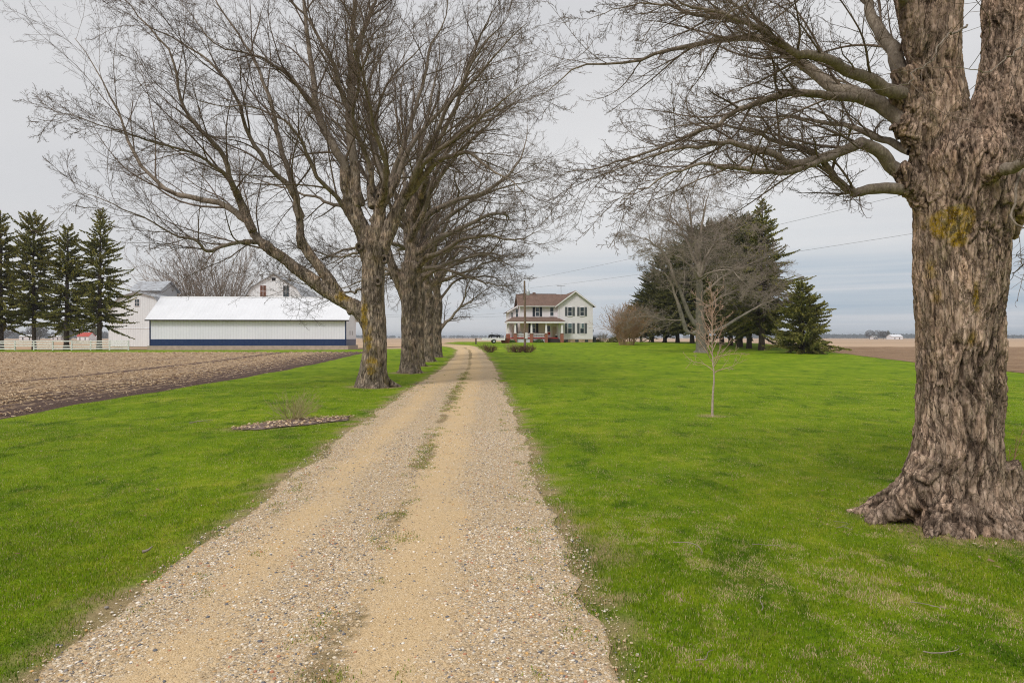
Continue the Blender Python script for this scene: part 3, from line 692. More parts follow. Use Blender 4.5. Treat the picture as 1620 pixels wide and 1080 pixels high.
# ------------------------------------------------------------------ trees
def trunk_mesh(tb, voxel, origin, mat, lump, barkd, plates=False, mosspts=(), smooth=6, ps=None):
    mb = MB()
    for pts, rad in tb: mb.tube(np.array(pts) - origin, rad, 20)
    me = bpy.data.meshes.new('tmp'); me.from_pydata(mb.v, [], mb.f); me.update()
    o = bpy.data.objects.new('tmp', me); COL.objects.link(o)
    md = o.modifiers.new('r', 'REMESH'); md.mode = 'VOXEL'; md.voxel_size = voxel
    m2 = o.modifiers.new('s', 'SMOOTH'); m2.iterations = smooth; m2.factor = .5
    dg = bpy.context.evaluated_depsgraph_get(); ev = o.evaluated_get(dg); me2 = bpy.data.meshes.new_from_object(ev)
    bpy.data.objects.remove(o); bpy.data.meshes.remove(me)
    n = len(me2.vertices); V = np.empty(n * 3, np.float32); me2.vertices.foreach_get('co', V); V = V.reshape(-1, 3).astype(float)
    Nn = np.empty(n * 3, np.float32); me2.vertices.foreach_get('normal', Nn); Nn = Nn.reshape(-1, 3).astype(float)
    d = fbm(V * np.array([1.7, 1.7, 1.0]), 3, 5) * lump
    rho = np.hypot(V[:, 0], V[:, 1]); wf = sstep(1.6, .5, V[:, 2])[:, None] * (1.0 if plates else 0)
    fl = np.stack([V[:, 0] / (rho + .01) * .55, V[:, 1] / (rho + .01) * .55, V[:, 2] - (rho - .55) * 1.3], 1)
    wv = (V * (1 - wf) + fl * wf) + .10 * np.stack([vnoise(V * 2.2, 91), vnoise(V * 2.2, 92), vnoise(V * 1.6, 93)], 1)
    if plates:
        sc = np.array(ps or (8., 8., 1.7)); f1, f2, cid, off = voro(wv * sc, 3)
        e = f2 - f1; crack = 1 - sstep(.02, .2, e)
        g1_, g2_, cid2, off2 = voro(wv * sc * 2.3 + 7.7, 9); e2 = g2_ - g1_; crack2 = 1 - sstep(.02, .25, e2)
        rid = 1 - np.abs(fbm(wv * np.array([17, 17, 3.2]), 4, 14, .6)) * 2.2
        rough_ = sstep(-.25, .25, fbm(V * np.array([1.5, 1.5, .7]), 2, 63)) * .75 + .25
        d = d + barkd * (((cid - .4) * .8 - off[:, 2] * .7 * (cid > .35) - crack * .45 + (cid2 - .5) * .3 - crack2 * .25) * rough_ + (rid - .6) * .8)
        cr = np.clip((crack * .6 + crack2 * .35) * rough_ + np.clip((.38 - rid) * 2, 0, .8), 0, 1); pl = np.clip(cid * .7 + cid2 * .3, 0, 1)
    else:
        rid = 1 - np.abs(fbm(wv * np.array([9, 9, 1.8]), 4, 14)) * 2
        d = d + barkd * (rid - .6); cr = np.clip((.45 - rid) * 1.5, 0, 1); pl = np.clip(.5 + fbm(wv * 3, 2, 44), 0, 1)
    V = V + Nn * d[:, None]
    me2.vertices.foreach_set('co', V.astype(np.float32).ravel())
    ms = np.zeros(n)
    for (mx, my, mz, rx, rz, am) in mosspts:
        q = V + origin; ms = np.maximum(ms, am * np.exp(-(((q[:, 0] - mx) / rx) ** 2 + ((q[:, 1] - my) / 1.2) ** 2 + ((q[:, 2] - mz) / rz) ** 2)) * (Nn[:, 1] < .3))
    ms = sstep(.3, .6, ms + fbm(V * 5, 3, 55) * .35 * (ms > .05))
    for k, v in (('crack', cr), ('plate', pl), ('moss', ms)):
        a = me2.attributes.new(k, 'FLOAT', 'POINT'); a.data.foreach_set('value', v.astype(np.float32))
    me2.polygons.foreach_set('use_smooth', np.ones(len(me2.polygons), bool)); me2.materials.clear(); me2.materials.append(mat); me2.update()
    return me2

def roots(c, z0, n, reach, r0, r, up=.55, a0=0, a1=6.28, dz=0):
    out = []
    for i in range(n):
        a = a0 + (a1 - a0) * (i + r.uniform(.2, .8)) / n; l = reach * r.uniform(.75, 1.15); ca, sa = math.cos(a), math.sin(a)
        b = a + r.uniform(-.3, .3)
        q = [(c[0] + ca * l * .18, c[1] + sa * l * .18, z0 + up * 1.5), (c[0] + ca * l * .42, c[1] + sa * l * .42, z0 + up * .55), (c[0] + ca * l * .7, c[1] + sa * l * .7, z0 + up * .14), (c[0] + math.cos(b) * l, c[1] + math.sin(b) * l, z0 - .10)]
        out.append((catmull(q, 9), np.linspace(r0, r0 * .28, 9) * r.uniform(.8, 1.15)))
    return out

def limb(pts, r0, r1, n=30, jit=.03, r=rs):
    p = catmull(pts, n); j = np.zeros((n, 3)); j[1:-1] = r.normal(size=(n - 2, 3)); j = (j + np.roll(j, 1, 0) + np.roll(j, -1, 0)) / 3; j[0] = 0
    L = np.linalg.norm(np.diff(p, axis=0), axis=1).sum()
    p = p + j * jit * math.sqrt(L); t = np.linspace(0, 1, n)
    return p, r1 * .5 + (r0 - r1 * .5) * (1 - t) ** 1.15

def crown(limbs, r, cfg, acc, kmin=3, buds=None):
    """limbs: list of (pts, radii) all same n; cfg per level dict"""
    Pp = np.stack([l[0] for l in limbs]); R = np.stack([l[1] for l in limbs]); out = []
    for lv in cfg:
        Pp, R = sprout(Pp, R, r=r, **lv['s']); acc[lv.get('a', 'crown')].add(Pp, R, lv.get('k', 3)); out.append((Pp, R))
    return out

def auto_limbs(c, z0, z1, nl, length, r0, r, el=(35, 75), n=30, sector=None, trop=.03, wander=.10):
    L = []
    for i in range(nl):
        a = 2.399 * i + r.uniform(-.4, .4) if sector is None else sector[0] + (sector[1] - sector[0]) * (i + .5) / nl + r.uniform(-.2, .2)
        t = (i + .5) / nl; e = math.radians(el[0] + (el[1] - el[0]) * t + r.uniform(-6, 6)); ln = length * r.uniform(.85, 1.12)
        s = np.array([[c[0], c[1], z0 + (z1 - z0) * t]]); d = np.array([[math.cos(a) * math.cos(e), math.sin(a) * math.cos(e), math.sin(e)]])
        Pp, R = grow(s, d, np.array([ln]), np.array([r0 * r.uniform(.75, 1.1)]), n, wander, (0, 0, trop), r, .08)
        L.append((Pp[0], R[0]))
    return L

def lv(m, t0, t1, ang, ratio, n, wander, trop, k=3, a='crown', **kw):
    s = dict(m=m, t0=t0, t1=t1, ang=ang, ratio=ratio, n=n, wander=wander, trop=trop); s.update(kw); return {'s': s, 'k': k, 'a': a}

def pick(limbs, n):    # resample limbs to n points
    return limbs

# ---- the near tree on the right --------------------------------------------------
r8 = np.random.RandomState(21)
Y0 = 8.25; TB = P(1515, 0, Y0)
base = np.array([TB[0], Y0, g1(TB[0], Y0)])
def q(px, py, dy=0): return P(px, py, Y0 + dy)
root = thing('maple_tree', 'huge shaggy barked bare tree filling the right edge, mossy scar on its trunk', 'tree', base, group='bare shade trees lining the drive')
gz = base[2]
tb = [(catmull([(TB[0] - .02, Y0, gz - .15), (TB[0] - .02, Y0, gz + .5), q(1517, 640), q(1517, 520), q(1520, 420), q(1521, 330), q(1522, 260), q(1520, 215)], 26),
       np.interp(np.linspace(0, 1, 26), [0, .12, .25, .45, .6, .75, .88, 1], [.70, .55, .455, .45, .485, .535, .56, .45])),
      (catmull([q(1500, 320), q(1490, 220), q(1484, 130), q(1486, 60), q(1488, 0), q(1486, -90)], 16), np.interp(np.linspace(0, 1, 16), [0, .4, 1], [.40, .245, .235])),
      (catmull([q(1548, 330), q(1572, 240, .05), q(1594, 140, .1), q(1604, 60, .15), q(1606, 0, .2), q(1614, -100, .3)], 16), np.interp(np.linspace(0, 1, 16), [0, .4, 1], [.43, .325, .36])),
      (catmull([q(1560, 330, -.1), q(1600, 270, -.1), q(1650, 190, -.15), q(1720, 110, -.2)], 12), np.linspace(.40, .27, 12)),
      (catmull([q(1480, 170), q(1455, 80), q(1436, 10), q(1420, -60)], 10), np.linspace(.17, .11, 10)),
      (catmull([q(1470, 330), q(1446, 300), q(1425, 298)], 6), np.linspace(.16, .085, 6)),
      (catmull([q(1475, 320), q(1445, 290), q(1420, 266)], 6), np.linspace(.16, .10, 6)),
      (catmull([q(1480, 260), q(1446, 216), q(1420, 192)], 6), np.linspace(.18, .12, 6)),
      (catmull([q(1485, 230), q(1446, 172), q(1415, 144)], 6), np.linspace(.17, .11, 6)),
      (catmull([q(1475, 220), q(1440, 150), q(1425, 110)], 6), np.linspace(.17, .12, 6)),
      (catmull([q(1545, 300, -.35), q(1568, 276, -.55), q(1592, 268, -.75)], 6), np.linspace(.13, .075, 6)),
      (catmull([q(1580, 365), q(1600, 340, .05), q(1622, 318, .05)], 6), np.linspace(.2, .12, 6))]
tb += roots((TB[0], Y0), gz, 11, 1.05, .3, r8, .5)
tb += [(catmull([(TB[0] - .35, Y0 - .1, gz + .7), (TB[0] - .7, Y0 - .12, gz + .25), (TB[0] - 1.12, Y0 - .1, gz - .03)], 8), np.linspace(.26, .08, 8)),
       (catmull([(TB[0] + .35, Y0 - .2, gz + .7), (TB[0] + .62, Y0 - .25, gz + .12), (TB[0] + 1.1, Y0 - .35, gz - .08)], 8), np.linspace(.24, .09, 8))]
mz = lambda px, py: (P(px, py, Y0 - .5)[0], Y0 - .5, P(px, py, Y0 - .5)[2])
mp_ = [(*mz(1522, 345), .15, .17, 1.5), (*mz(1528, 380), .09, .1, .8), (*mz(1500, 425), .08, .22, .55), (*mz(1550, 470), .05, .3, .62), (*mz(1505, 460), .06, .2, .6), (*mz(1545, 540), .07, .25, .5)]
me = trunk_mesh(tb, .0135, base, M['bark_shaggy'], .06, .04, True, mp_, 5)
link('trunk', me, root)
LN = 34
def L8(pts, r0, r1): return limb([q(*p) for p in pts], r0, r1, LN, .018, r8)
limbs = [
 L8([(1435, 299), (1373, 299), (1351, 307), (1319, 284), (1279, 242), (1240, 222, .2), (1180, 205, .4), (1116, 190, .6), (1040, 205, .8)], .072, .008),
 L8([(1432, 278), (1398, 247), (1363, 231, -.1), (1324, 242, -.2), (1260, 254, -.3), (1215, 242, -.4), (1156, 230, -.5), (1097, 232, -.6), (1018, 250, -.6), (925, 285, -.6)], .088, .008),
 L8([(1324, 242, -.2), (1270, 262, -.5), (1190, 268, -.8), (1110, 262, -1.1), (1040, 285, -1.3), (980, 320, -1.4)], .04, .006),
 L8([(1432, 202), (1378, 163, .2), (1314, 133, .4), (1264, 89, .6), (1225, 64, .8), (1166, 62, 1.), (1097, 74, 1.2), (1018, 89, 1.3), (919, 106, 1.4), (850, 150, 1.5)], .10, .008),
 L8([(1353, 156, .2), (1274, 148, .1), (1205, 158, 0), (1141, 193, -.1), (1077, 217, -.2), (968, 257, -.3), (890, 275, -.4)], .055, .007),
 L8([(1432, 153), (1373, 128, -.3), (1314, 94, -.6), (1264, 81, -.8), (1215, 54, -1), (1116, 12, -1.2), (1050, -14, -1.3)], .085, .009),
 L8([(1225, 64, .8), (1185, 37, .9), (1136, 28, 1.), (1077, 15, 1.1), (1010, 8, 1.2), (930, 30, 1.3)], .05, .007),
 L8([(1432, 143), (1408, 84, .4), (1378, 30, .7), (1368, -30, .9), (1330, -110, 1.2), (1260, -200, 1.6)], .11, .02),
 L8([(1437, 173), (1398, 155, .3), (1340, 130, .9), (1290, 120, 1.5), (1230, 128, 2.1), (1160, 140, 2.7)], .03, .006),
 L8([(1440, 240), (1385, 215, .6), (1320, 195, 1.2), (1250, 185, 1.9), (1180, 180, 2.5), (1090, 150, 3.2)], .05, .007),
 L8([(1436, 10), (1400, -40, -.5), (1350, -60, -1), (1270, -50, -1.6), (1200, -10, -2), (1120, 60, -2.3)], .06, .007),
 L8([(1420, -60), (1380, -130, .5), (1300, -160, 1.2), (1200, -120, 2), (1100, -60, 2.6), (990, 10, 3.)], .08, .008),
 L8([(1488, -80), (1440, -160, -.6), (1360, -190, -1.4), (1280, -130, -2), (1210, -40, -2.3)], .09, .01),
 L8([(1710, 122, -.2), (1790, 30, -.3), (1860, -90, -.4), (1900, -240, -.5)], .27, .03),
 L8([(1486, -75), (1480, -220, .1), (1462, -400, .2), (1450, -600, .3)], .26, .03),
 L8([(1613, -85, .3), (1640, -240, .5), (1668, -420, .8), (1680, -640, 1.)], .36, .04),
 L8([(1590, 268, -.75), (1640, 255, -1.1), (1720, 240, -1.6), (1800, 260, -2)], .07, .008),
 L8([(1620, 320, .05), (1660, 280, .2), (1720, 230, .5), (1790, 200, .9)], .11, .01),
 L8([(1530, 40, -.4), (1500, 60, -1.2), (1470, 95, -1.9), (1430, 130, -2.4), (1380, 140, -2.8)], .012, .004),
 L8([(1610, -100, .3), (1640, 0, -.8), (1610, 80, -1.6), (1560, 110, -2.2), (1500, 100, -2.7)], .014, .004),
 L8([(1650, 200, -.5), (1600, 330, -1.), (1640, 380, -1.3), (1610, 420, -1.5)], .018, .004),
 L8([(1600, 320, .5), (1640, 380, .9), (1612, 425, 1.2), (1590, 450, 1.3)], .022, .004)]
acc = {'limb': Acc(), 'crown': Acc()}
for p, R in limbs: acc['limb'].add(p[None], R[None], 10)
cfg = [lv(20, .12, 1., 32, .36, 14, .07, (-.015, 0, .02), 6, rk=.5, flat=.2, fall=.5, rcap=.017, rmin=.0028, taper=.2),
       lv(11, .08, 1., 34, .42, 9, .10, (0, 0, .05), 4, rk=.55, flat=.2, rcap=.0072, rmin=.002, taper=.35),
       lv(7, .1, 1., 40, .42, 6, .15, (0, 0, .10), 3, rk=.6, rcap=.0034, rmin=.0015, taper=.6),
       lv(2, .3, 1., 44, .45, 4, .2, (0, 0, .22), 3, rk=.8, rcap=.0024, rmin=.0015, taper=.8)]
crown(limbs[:18], r8, cfg, acc)
crown(limbs[18:], r8, [lv(6, .3, 1., 38, .3, 9, .13, (0, 0, .05), 4, rk=.5, rcap=.008, rmin=.003, taper=.3), lv(5, .2, 1., 42, .4, 6, .2, (0, 0, .1), 3, rk=.6, rcap=.004, rmin=.002, taper=.6)], acc)
acc['limb'].build('limb', M['bark_limb'], root, base); acc['crown'].build('crown', M['twig_bark'], root, base)
# dead bark flakes standing off the left flank
for (px, py, dx, h) in [(1455, 575, .05, .2), (1453, 622, .06, .34), (1456, 690, .045, .2), (1580, 480, -.03, .2)]:
    c = q(px, py, -.12); s_ = -1 if px < 1500 else 1
    mb = MB()
    for k in range(3):
        o = r8.uniform(-.02, .02, 3); hh = h * r8.uniform(.5, .9); w = r8.uniform(.03, .06)
        a = c + o + np.array([r8.uniform(-.02, .01), 0, hh / 2 + r8.uniform(-.05, .05)]); b = c + o + np.array([s_ * w * r8.uniform(.2, 1.), r8.uniform(-.03, .03), -hh / 2])
        mb.slab(a + [0, -.02, 0], a + [0, .04, r8.uniform(-.04, .02)], b + [0, .05, r8.uniform(.0, .07)], b + [0, -.04, 0], .012)
    mb.build('bark_flake', M['bark_shaggy'], root).location = -base
# suckers at the right of the trunk
acc2 = Acc(); s0 = np.array([[q(1592, 700)[0] + r8.uniform(-.1, .45), Y0 + r8.uniform(-.1, .5), gz + r8.uniform(.05, .5)] for _ in range(9)])
Pp, R = grow(s0, np.stack([r8.uniform(.1, .7, 9), r8.uniform(-.4, .4, 9), r8.uniform(.6, 1.2, 9)], 1), r8.uniform(.6, 1.3, 9), np.full(9, .006), 10, .07, (0, 0, .02), r8, .4)
acc2.add(Pp, R, 5); a_, b_ = sprout(Pp, R, 5, .3, 1., 35, .3, r8, 5, .1, (0, 0, .05), rmin=.002); acc2.add(a_, b_, 3)
acc2.build('sucker', M['twig_orange'], root, base)

# ---- the row along the drive -----------------------------------------------------
def row_tree(Yb, px, rt, label, hand, auto, seed, voxel, trunkpts, extra_tb=(), dens=1.0, moss=(), name='maple_tree', cfgx=None, fork=True):
    r = np.random.RandomState(seed); X = (px - HX) * Yb / F; z = g1(X, Yb); b = np.array([X, Yb, z])
    rt_ = thing(name, label, 'tree', b, group='bare shade trees lining the drive')
    qq = lambda a, c, d=0: P(a, c, Yb + d)
    tbs = []
    if trunkpts is None:
        tbs.append((catmull([(X, Yb, z - .2), (X + .03, Yb, z + 1.2), (X - .05, Yb, z + 3.), (X + .1, Yb, z + 5), (X, Yb, z + 6.6)], 14), np.array([rt * f for f in np.interp(np.linspace(0, 1, 14), [0, .12, .3, .7, 1], [1.35, 1.05, .95, 1.0, .7])])))
    else:
        for pts, ra in trunkpts: tbs.append((catmull([qq(*p) for p in pts], 18), np.interp(np.linspace(0, 1, 18), np.linspace(0, 1, len(ra)), ra)))
    tbs += roots((X, Yb), z, 8, rt * 1.75, rt * .42, r, .55)
    limbs = [limb([qq(*p) for p in pts], r0, r1, 30, .025, r) for pts, r0, r1 in hand]
    for a in auto: limbs += auto_limbs((X, Yb), r=r, n=30, **a)
    ac = {'limb': Acc(), 'crown': Acc()}
    for p, R in limbs:
        ac['limb'].add(p[None], R[None], 8)
        if R[0] > .11: nn = 7; tbs.append((p[:nn], R[:nn] * np.linspace(1.25, 1.0, nn)))
    link('trunk', trunk_mesh(tbs, voxel, b, M['bark_row'], .07, .035, False, moss, 3), rt_)
    cfg = cfgx or [lv(int(16 * dens), .15, 1., 32, .42, 14, .065, (0, 0, .045), 5, rk=.5, fall=.45, rcap=.045, rmin=.008, taper=.15),
           lv(10, .1, 1., 34, .42, 9, .09, (0, 0, .05), 4, rk=.55, rcap=.018, rmin=.005, taper=.3),
           lv(7 if Yb < 40 else 6, .1, 1., 36, .42, 6, .12, (0, 0, .06), 3, rk=.55, rcap=.0075, rmin=.0037, taper=.5),
           lv(3, .15, 1., 40, .5, 4, .15, (0, 0, .08), 3, rk=.75, rcap=.0044, rmin=.0034, taper=.8)]
    crown(limbs, r, cfg, ac)
    ac['limb'].build('limb', M['bark_limb'], rt_, b); ac['crown'].build('crown', M['twig_bark'], rt_, b)
    return rt_

z1 = g1(-6.2, 30.5)
T1 = [([(588, 622), (590, 590), (592, 560), (592, 520), (590, 480), (590, 440), (591, 400), (592, 360)], [.86, .64, .54, .52, .52, .50, .46, .42]),
      ([(588, 520), (568, 490), (540, 474), (508, 455), (480, 434)], [.36, .34, .3, .27, .24]),
      ([(560, 492), (535, 462), (511, 430), (490, 402), (478, 385)], [.26, .24, .22, .2, .18]),
      ([(586, 410), (576, 372), (560, 335), (552, 310)], [.4, .37, .34, .3]),
      ([(594, 400), (598, 360), (602, 320), (604, 300)], [.34, .3, .25, .2]),
      ([(596, 410), (612, 375), (628, 335), (645, 305)], [.36, .33, .3, .26])]
H1 = [
 ([(500, 448), (470, 428), (432, 396), (400, 366, .5), (385, 345, .8), (362, 330, 1), (311, 318, 1.5), (267, 298, 2), (222, 253, 2.5), (196, 209, 3), (187, 169, 3), (160, 115, 3), (120, 60, 3)], .25, .03),
 ([(432, 396), (409, 380), (370, 384, -1), (329, 397, -2), (313, 380, -2.5), (284, 371, -3), (230, 345, -4), (170, 320, -5), (110, 300, -5)], .11, .015),
 ([(400, 366), (378, 320), (364, 284, -1), (351, 240, -1.5), (311, 200, -2), (284, 155, -2.5), (267, 80, -3), (215, 20, -3), (170, -40, -3)], .17, .02),
 ([(364, 284, -1), (330, 255, -2), (280, 232, -3.5), (215, 215, -5), (140, 190, -6), (80, 180, -6)], .08, .012),
 ([(480, 391), (477, 360), (475, 329), (449, 249, 1), (435, 187, 1.5), (409, 111, 2), (380, 60, 2), (340, 0, 2), (300, -70, 2)], .19, .03),
 ([(476, 345), (462, 302), (427, 267, -.5), (391, 209, -1), (364, 138, -2), (320, 90, -2), (267, 60, -2.5), (200, 20, -3)], .15, .02),
 ([(585, 405), (547, 329), (511, 289, -1), (490, 250, -1.5), (475, 222, -2), (449, 191, -2.5), (400, 170, -3), (330, 165, -4), (250, 120, -5)], .12, .015),
 ([(556, 318), (547, 285), (538, 249), (502, 178, .5), (493, 111, 1), (484, 27, 1), (470, -60, 1.5), (440, -160, 2)], .28, .05),
 ([(565, 325), (561, 284), (556, 169, .5), (555, 111, .5), (560, 0, .5), (556, -90, .5), (540, -180, .5)], .26, .05),
 ([(556, 180), (547, 160), (524, 98, -1), (493, 40, -1.5), (458, 0, -2), (400, -50, -2.5)], .15, .02),
 ([(555, 135, .5), (578, 44, .2), (600, -20, 0), (615, -100, 0)], .16, .03),
 ([(502, 178, .5), (455, 120, -1), (410, 90, -2.), (340, 70, -3), (280, 0, -3.5)], .1, .015),
 ([(603, 300), (604, 284), (591, 240, 1), (582, 178, 2), (590, 100, 3), (600, 20, 4)], .17, .02),
 ([(604, 290), (618, 289, .5), (640, 222, 1), (667, 147, 1.5), (680, 75, 2), (702, 35, 2), (715, -40, 2)], .17, .02),
 ([(640, 310), (671, 275, -1), (707, 249, -2), (740, 246, -3), (770, 262, -4), (809, 290, -5), (835, 312, -5)], .16, .015),
 ([(640, 315), (653, 284, -1), (685, 222, -2), (720, 150, -3), (760, 80, -4), (800, 30, -5)], .17, .02),
 ([(645, 305), (680, 250, -2), (740, 205, -4), (790, 160, -6), (840, 130, -7)], .13, .015),
 ([(600, 330), (590, 300, 2), (560, 240, 4), (520, 180, 6), (480, 120, 8)], .16, .02),
 ([(600, 330), (610, 280, -2), (590, 200, -4), (570, 110, -6), (540, 20, -7)], .16, .02),
 ([(570, 335), (520, 320, 3), (460, 300, 5), (400, 280, 6.5), (330, 240, 7.5)], .1, .015),
 ([(572, 458), (548, 462, 1.5), (500, 455, 3), (450, 440, 4), (400, 425, 5)], .06, .012),
 ([(568, 400), (540, 405, .5), (505, 398, 1.), (470, 392, 1.5), (430, 400, 2)], .06, .012)]
x1, y1_ = P(590, 0, 30.5)[0], 30.0
moss1 = [(x1 - .3, y1_, z1 + 3.0, .2, 1.3, .75), (x1 + .05, y1_, z1 + .9, .4, .6, .68), (x1 - .1, y1_, z1 + 2., .25, .8, .6), (P(540, 470, 30)[0], y1_, P(540, 470, 30)[2], .45, .4, .6)]
t1 = row_tree(30.5, 590, .62, 'nearest bare tree left of the drive, mossy trunk with a great low limb reaching left', H1, [dict(z0=7, z1=9, nl=3, length=11, r0=.16, el=(50, 80))], 31, .035, T1, moss=moss1, dens=1.15)
# knots on the first trunk
for (kx, ky) in [(598, 445), (600, 311), (568, 390), (608, 410)]:
    c = P(kx, ky, 30.5 - .5) - np.array([-6.2 + (6.2 + t1.location[0]), t1.location[1], t1.location[2]]); mb = MB(); n = 18; a = np.arange(n) * 2 * math.pi / n
    vs = []; prof = [(.20, .10), (.17, -.02), (.11, -.05), (.07, 0.0), (.05, .09)]
    for rr, dd in prof: vs += [(c[0] + rr * math.cos(w), c[1] + dd, c[2] + rr * 1.1 * math.sin(w)) for w in a]
    fs = [(i * n + j, (i + 1) * n + j, (i + 1) * n + (j + 1) % n, i * n + (j + 1) % n) for i in range(4) for j in range(n)] + [tuple(4 * n + j for j in range(n))]
    mb.add(vs, fs).build('knot', M['bark_row'], t1, True)

T2 = [([(649, 600), (648, 570), (648, 530), (648, 490), (648, 450), (648, 415)], [.82, .58, .51, .51, .54, .5]),
      ([(644, 480), (630, 445), (614, 400), (606, 360)], [.3, .28, .25, .2]), ([(648, 440), (650, 400), (652, 360), (654, 320)], [.42, .36, .3, .25])]
H2 = [([(656, 430), (672, 410, -1), (701, 397, -2), (728, 380, -3), (770, 373, -4), (805, 380, -5), (836, 374, -5.5), (866, 360, -6)], .2, .015),
      ([(655, 440), (667, 427, 0), (695, 419, .5), (730, 412, 1), (757, 402, 1.5), (783, 407, 2), (806, 420, 2), (822, 432, 2)], .17, .012),
      ([(610, 380), (598, 350, 1), (585, 300, 2), (575, 240, 3), (560, 180, 3)], .2, .02),
      ([(652, 335), (660, 270), (672, 200, 1), (690, 120, 2), (700, 50, 2)], .24, .02),
      ([(652, 350), (690, 290, -2), (740, 230, -3), (790, 180, -3.5), (850, 150, -4)], .2, .015),
      ([(656, 400), (700, 350, 2), (760, 310, 3), (820, 290, 3), (870, 280, 3)], .17, .013),
      ([(652, 360), (640, 290, 3), (630, 210, 5), (620, 130, 6)], .2, .02),
      ([(652, 345), (680, 260, -4), (720, 160, -6), (760, 60, -7), (790, 0, -7)], .2, .02),
      ([(640, 440), (600, 420, 2), (560, 405, 4), (510, 400, 5)], .12, .012)]
row_tree(42.4, 648, .6, 'second bare tree of the row by the drive, clean grey trunk behind the mossy one', H2, [dict(z0=7, z1=9, nl=5, length=12, r0=.2, el=(35, 80))], 32, .05, T2, dens=1.05)
row_tree(50.5, 661, .47, 'third bare tree of the row by the drive, narrow dark trunk almost touching the second', [([(663, 440), (700, 425, -1), (745, 440, -2), (780, 450, -3), (812, 455, -3)], .16, .015)],
         [dict(z0=6, z1=8.5, nl=9, length=11, r0=.19, el=(42, 82))], 33, .07, None, dens=.75)
lowcfg = [lv(15, .15, 1., 33, .40, 10, .08, (0, 0, .05), 4, rk=.5, rcap=.055, rmin=.011, taper=.2), lv(10, .1, 1., 36, .42, 7, .10, (0, 0, .06), 3, rk=.55, rcap=.018, rmin=.007, taper=.3),
          lv(10, .1, 1., 38, .46, 5, .13, (0, 0, .07), 3, rk=.6, rcap=.009, rmin=.006, taper=.6)]
row_tree(58.5, 676, .52, 'fourth bare tree of the row by the drive, broad trunk with gnarled base', [([(680, 450), (715, 420), (760, 400), (800, 405), (832, 400)], .18, .015)],
         [dict(z0=6, z1=8.5, nl=10, length=10.5, r0=.19, el=(42, 80))], 34, .08, None, cfgx=lowcfg)
row_tree(67, 691, .48, 'farthest bare tree of the row by the drive, low limb sweeping out to the right', [([(692, 530), (700, 516), (715, 500), (730, 482), (738, 455), (750, 430), (770, 415)], .2, .015), ([(725, 488), (745, 476), (752, 470), (775, 455), (800, 450)], .09, .012)],
         [dict(z0=5.5, z1=8, nl=10, length=9.5, r0=.18, el=(42, 80))], 35, .08, None, cfgx=lowcfg)

# ---- sapling, broad grove tree, tree behind the shed -----------------------------
def small_tree(px, Yb, label, cat, name, H, rt, nl, seed, el, length, mtrunk, mtwig, cfg, group=None, r0=.03, z0=.3, trop=.05, wander=.08, tap=.5):
    r = np.random.RandomState(seed); X = (px - HX) * Yb / F; z = g1(X, Yb); b = np.array([X, Yb, z]); rt_ = thing(name, label, cat, b, group=group)
    tp, tr = limb([(X, Yb, z - .05), (X + .01 * H, Yb, z + H * .3), (X - .004 * H, Yb, z + H * .6), (X + .01 * H, Yb, z + H)], rt, rt * .18, 20, .01, r)
    a = Acc(); a.add(tp[None], tr[None], 12)
    a2 = Acc(); fl = np.array([[X, Yb, z - .05], [X, Yb, z + .12 * rt * 10]]); a.add(fl[None], np.array([[rt * 1.5, rt * 1.0]]), 12)
    a.build('trunk', mtrunk, rt_, b)
    limbs = auto_limbs((X, Yb), z + H * z0, z + H * .92, nl, length, r0, r, el, 14, trop=trop, wander=wander)
    m = len(limbs)
    for i in range(m):   # shorter towards the top
        f = 1 - tap * i / m; p, R = limbs[i]; limbs[i] = ((p - p[0]) * f + p[0], R * f)
        tt = (p[0][2] - z) / H; limbs[i][0][:, :2] += (np.array([np.interp(p[0][2], tp[:, 2], tp[:, 0]), Yb]) - p[0][:2])
    for p, R in limbs: a2.add(p[None], R[None], 5)
    crown(limbs, r, cfg, {'crown': a2}); a2.build('crown', mtwig, rt_, b); return rt_
small_tree(1127, 19.3, 'slim bare sapling standing alone in the open lawn', 'young tree', 'sapling', 3.5, .036, 26, 41, (38, 74), 1.1, M['bark_sapling'], M['twig_sapling'],
           [lv(7, .2, 1., 35, .34, 6, .1, (0, 0, .1), 3, rmin=.0045, rcap=.008), lv(3, .2, 1., 38, .5, 4, .12, (0, 0, .12), 3, rmin=.0038, rcap=.005)], r0=.018, z0=.33, trop=.05, tap=.35)
# broad grey tree in front of the grove
r = np.random.RandomState(51); Yb = 78.; X = (1110 - HX) * Yb / F; z = g1(X, Yb); b = np.array([X, Yb, z])
ob = thing('oak_tree', 'wide spreading bare grey tree with low limbs, in front of the dark evergreens', 'tree', b)
qq = lambda a, c, d=0: P(a, c, Yb + d)
tbs = [(catmull([(X, Yb, z - .2), qq(1109, 540), qq(1108, 515), qq(1107, 480), qq(1107, 445)], 14), np.interp(np.linspace(0, 1, 14), [0, .1, .4, .7, 1], [.85, .62, .58, .45, .35])),
       (catmull([qq(1108, 520), qq(1096, 508), qq(1085, 485), qq(1073, 450)], 8), np.linspace(.3, .2, 8)), (catmull([qq(1106, 526), qq(1088, 526), qq(1080, 505), qq(1073, 480)], 8), np.linspace(.28, .2, 8)),
       (catmull([qq(1112, 528), qq(1140, 520), qq(1165, 505), qq(1190, 490)], 8), np.linspace(.22, .14, 8))]
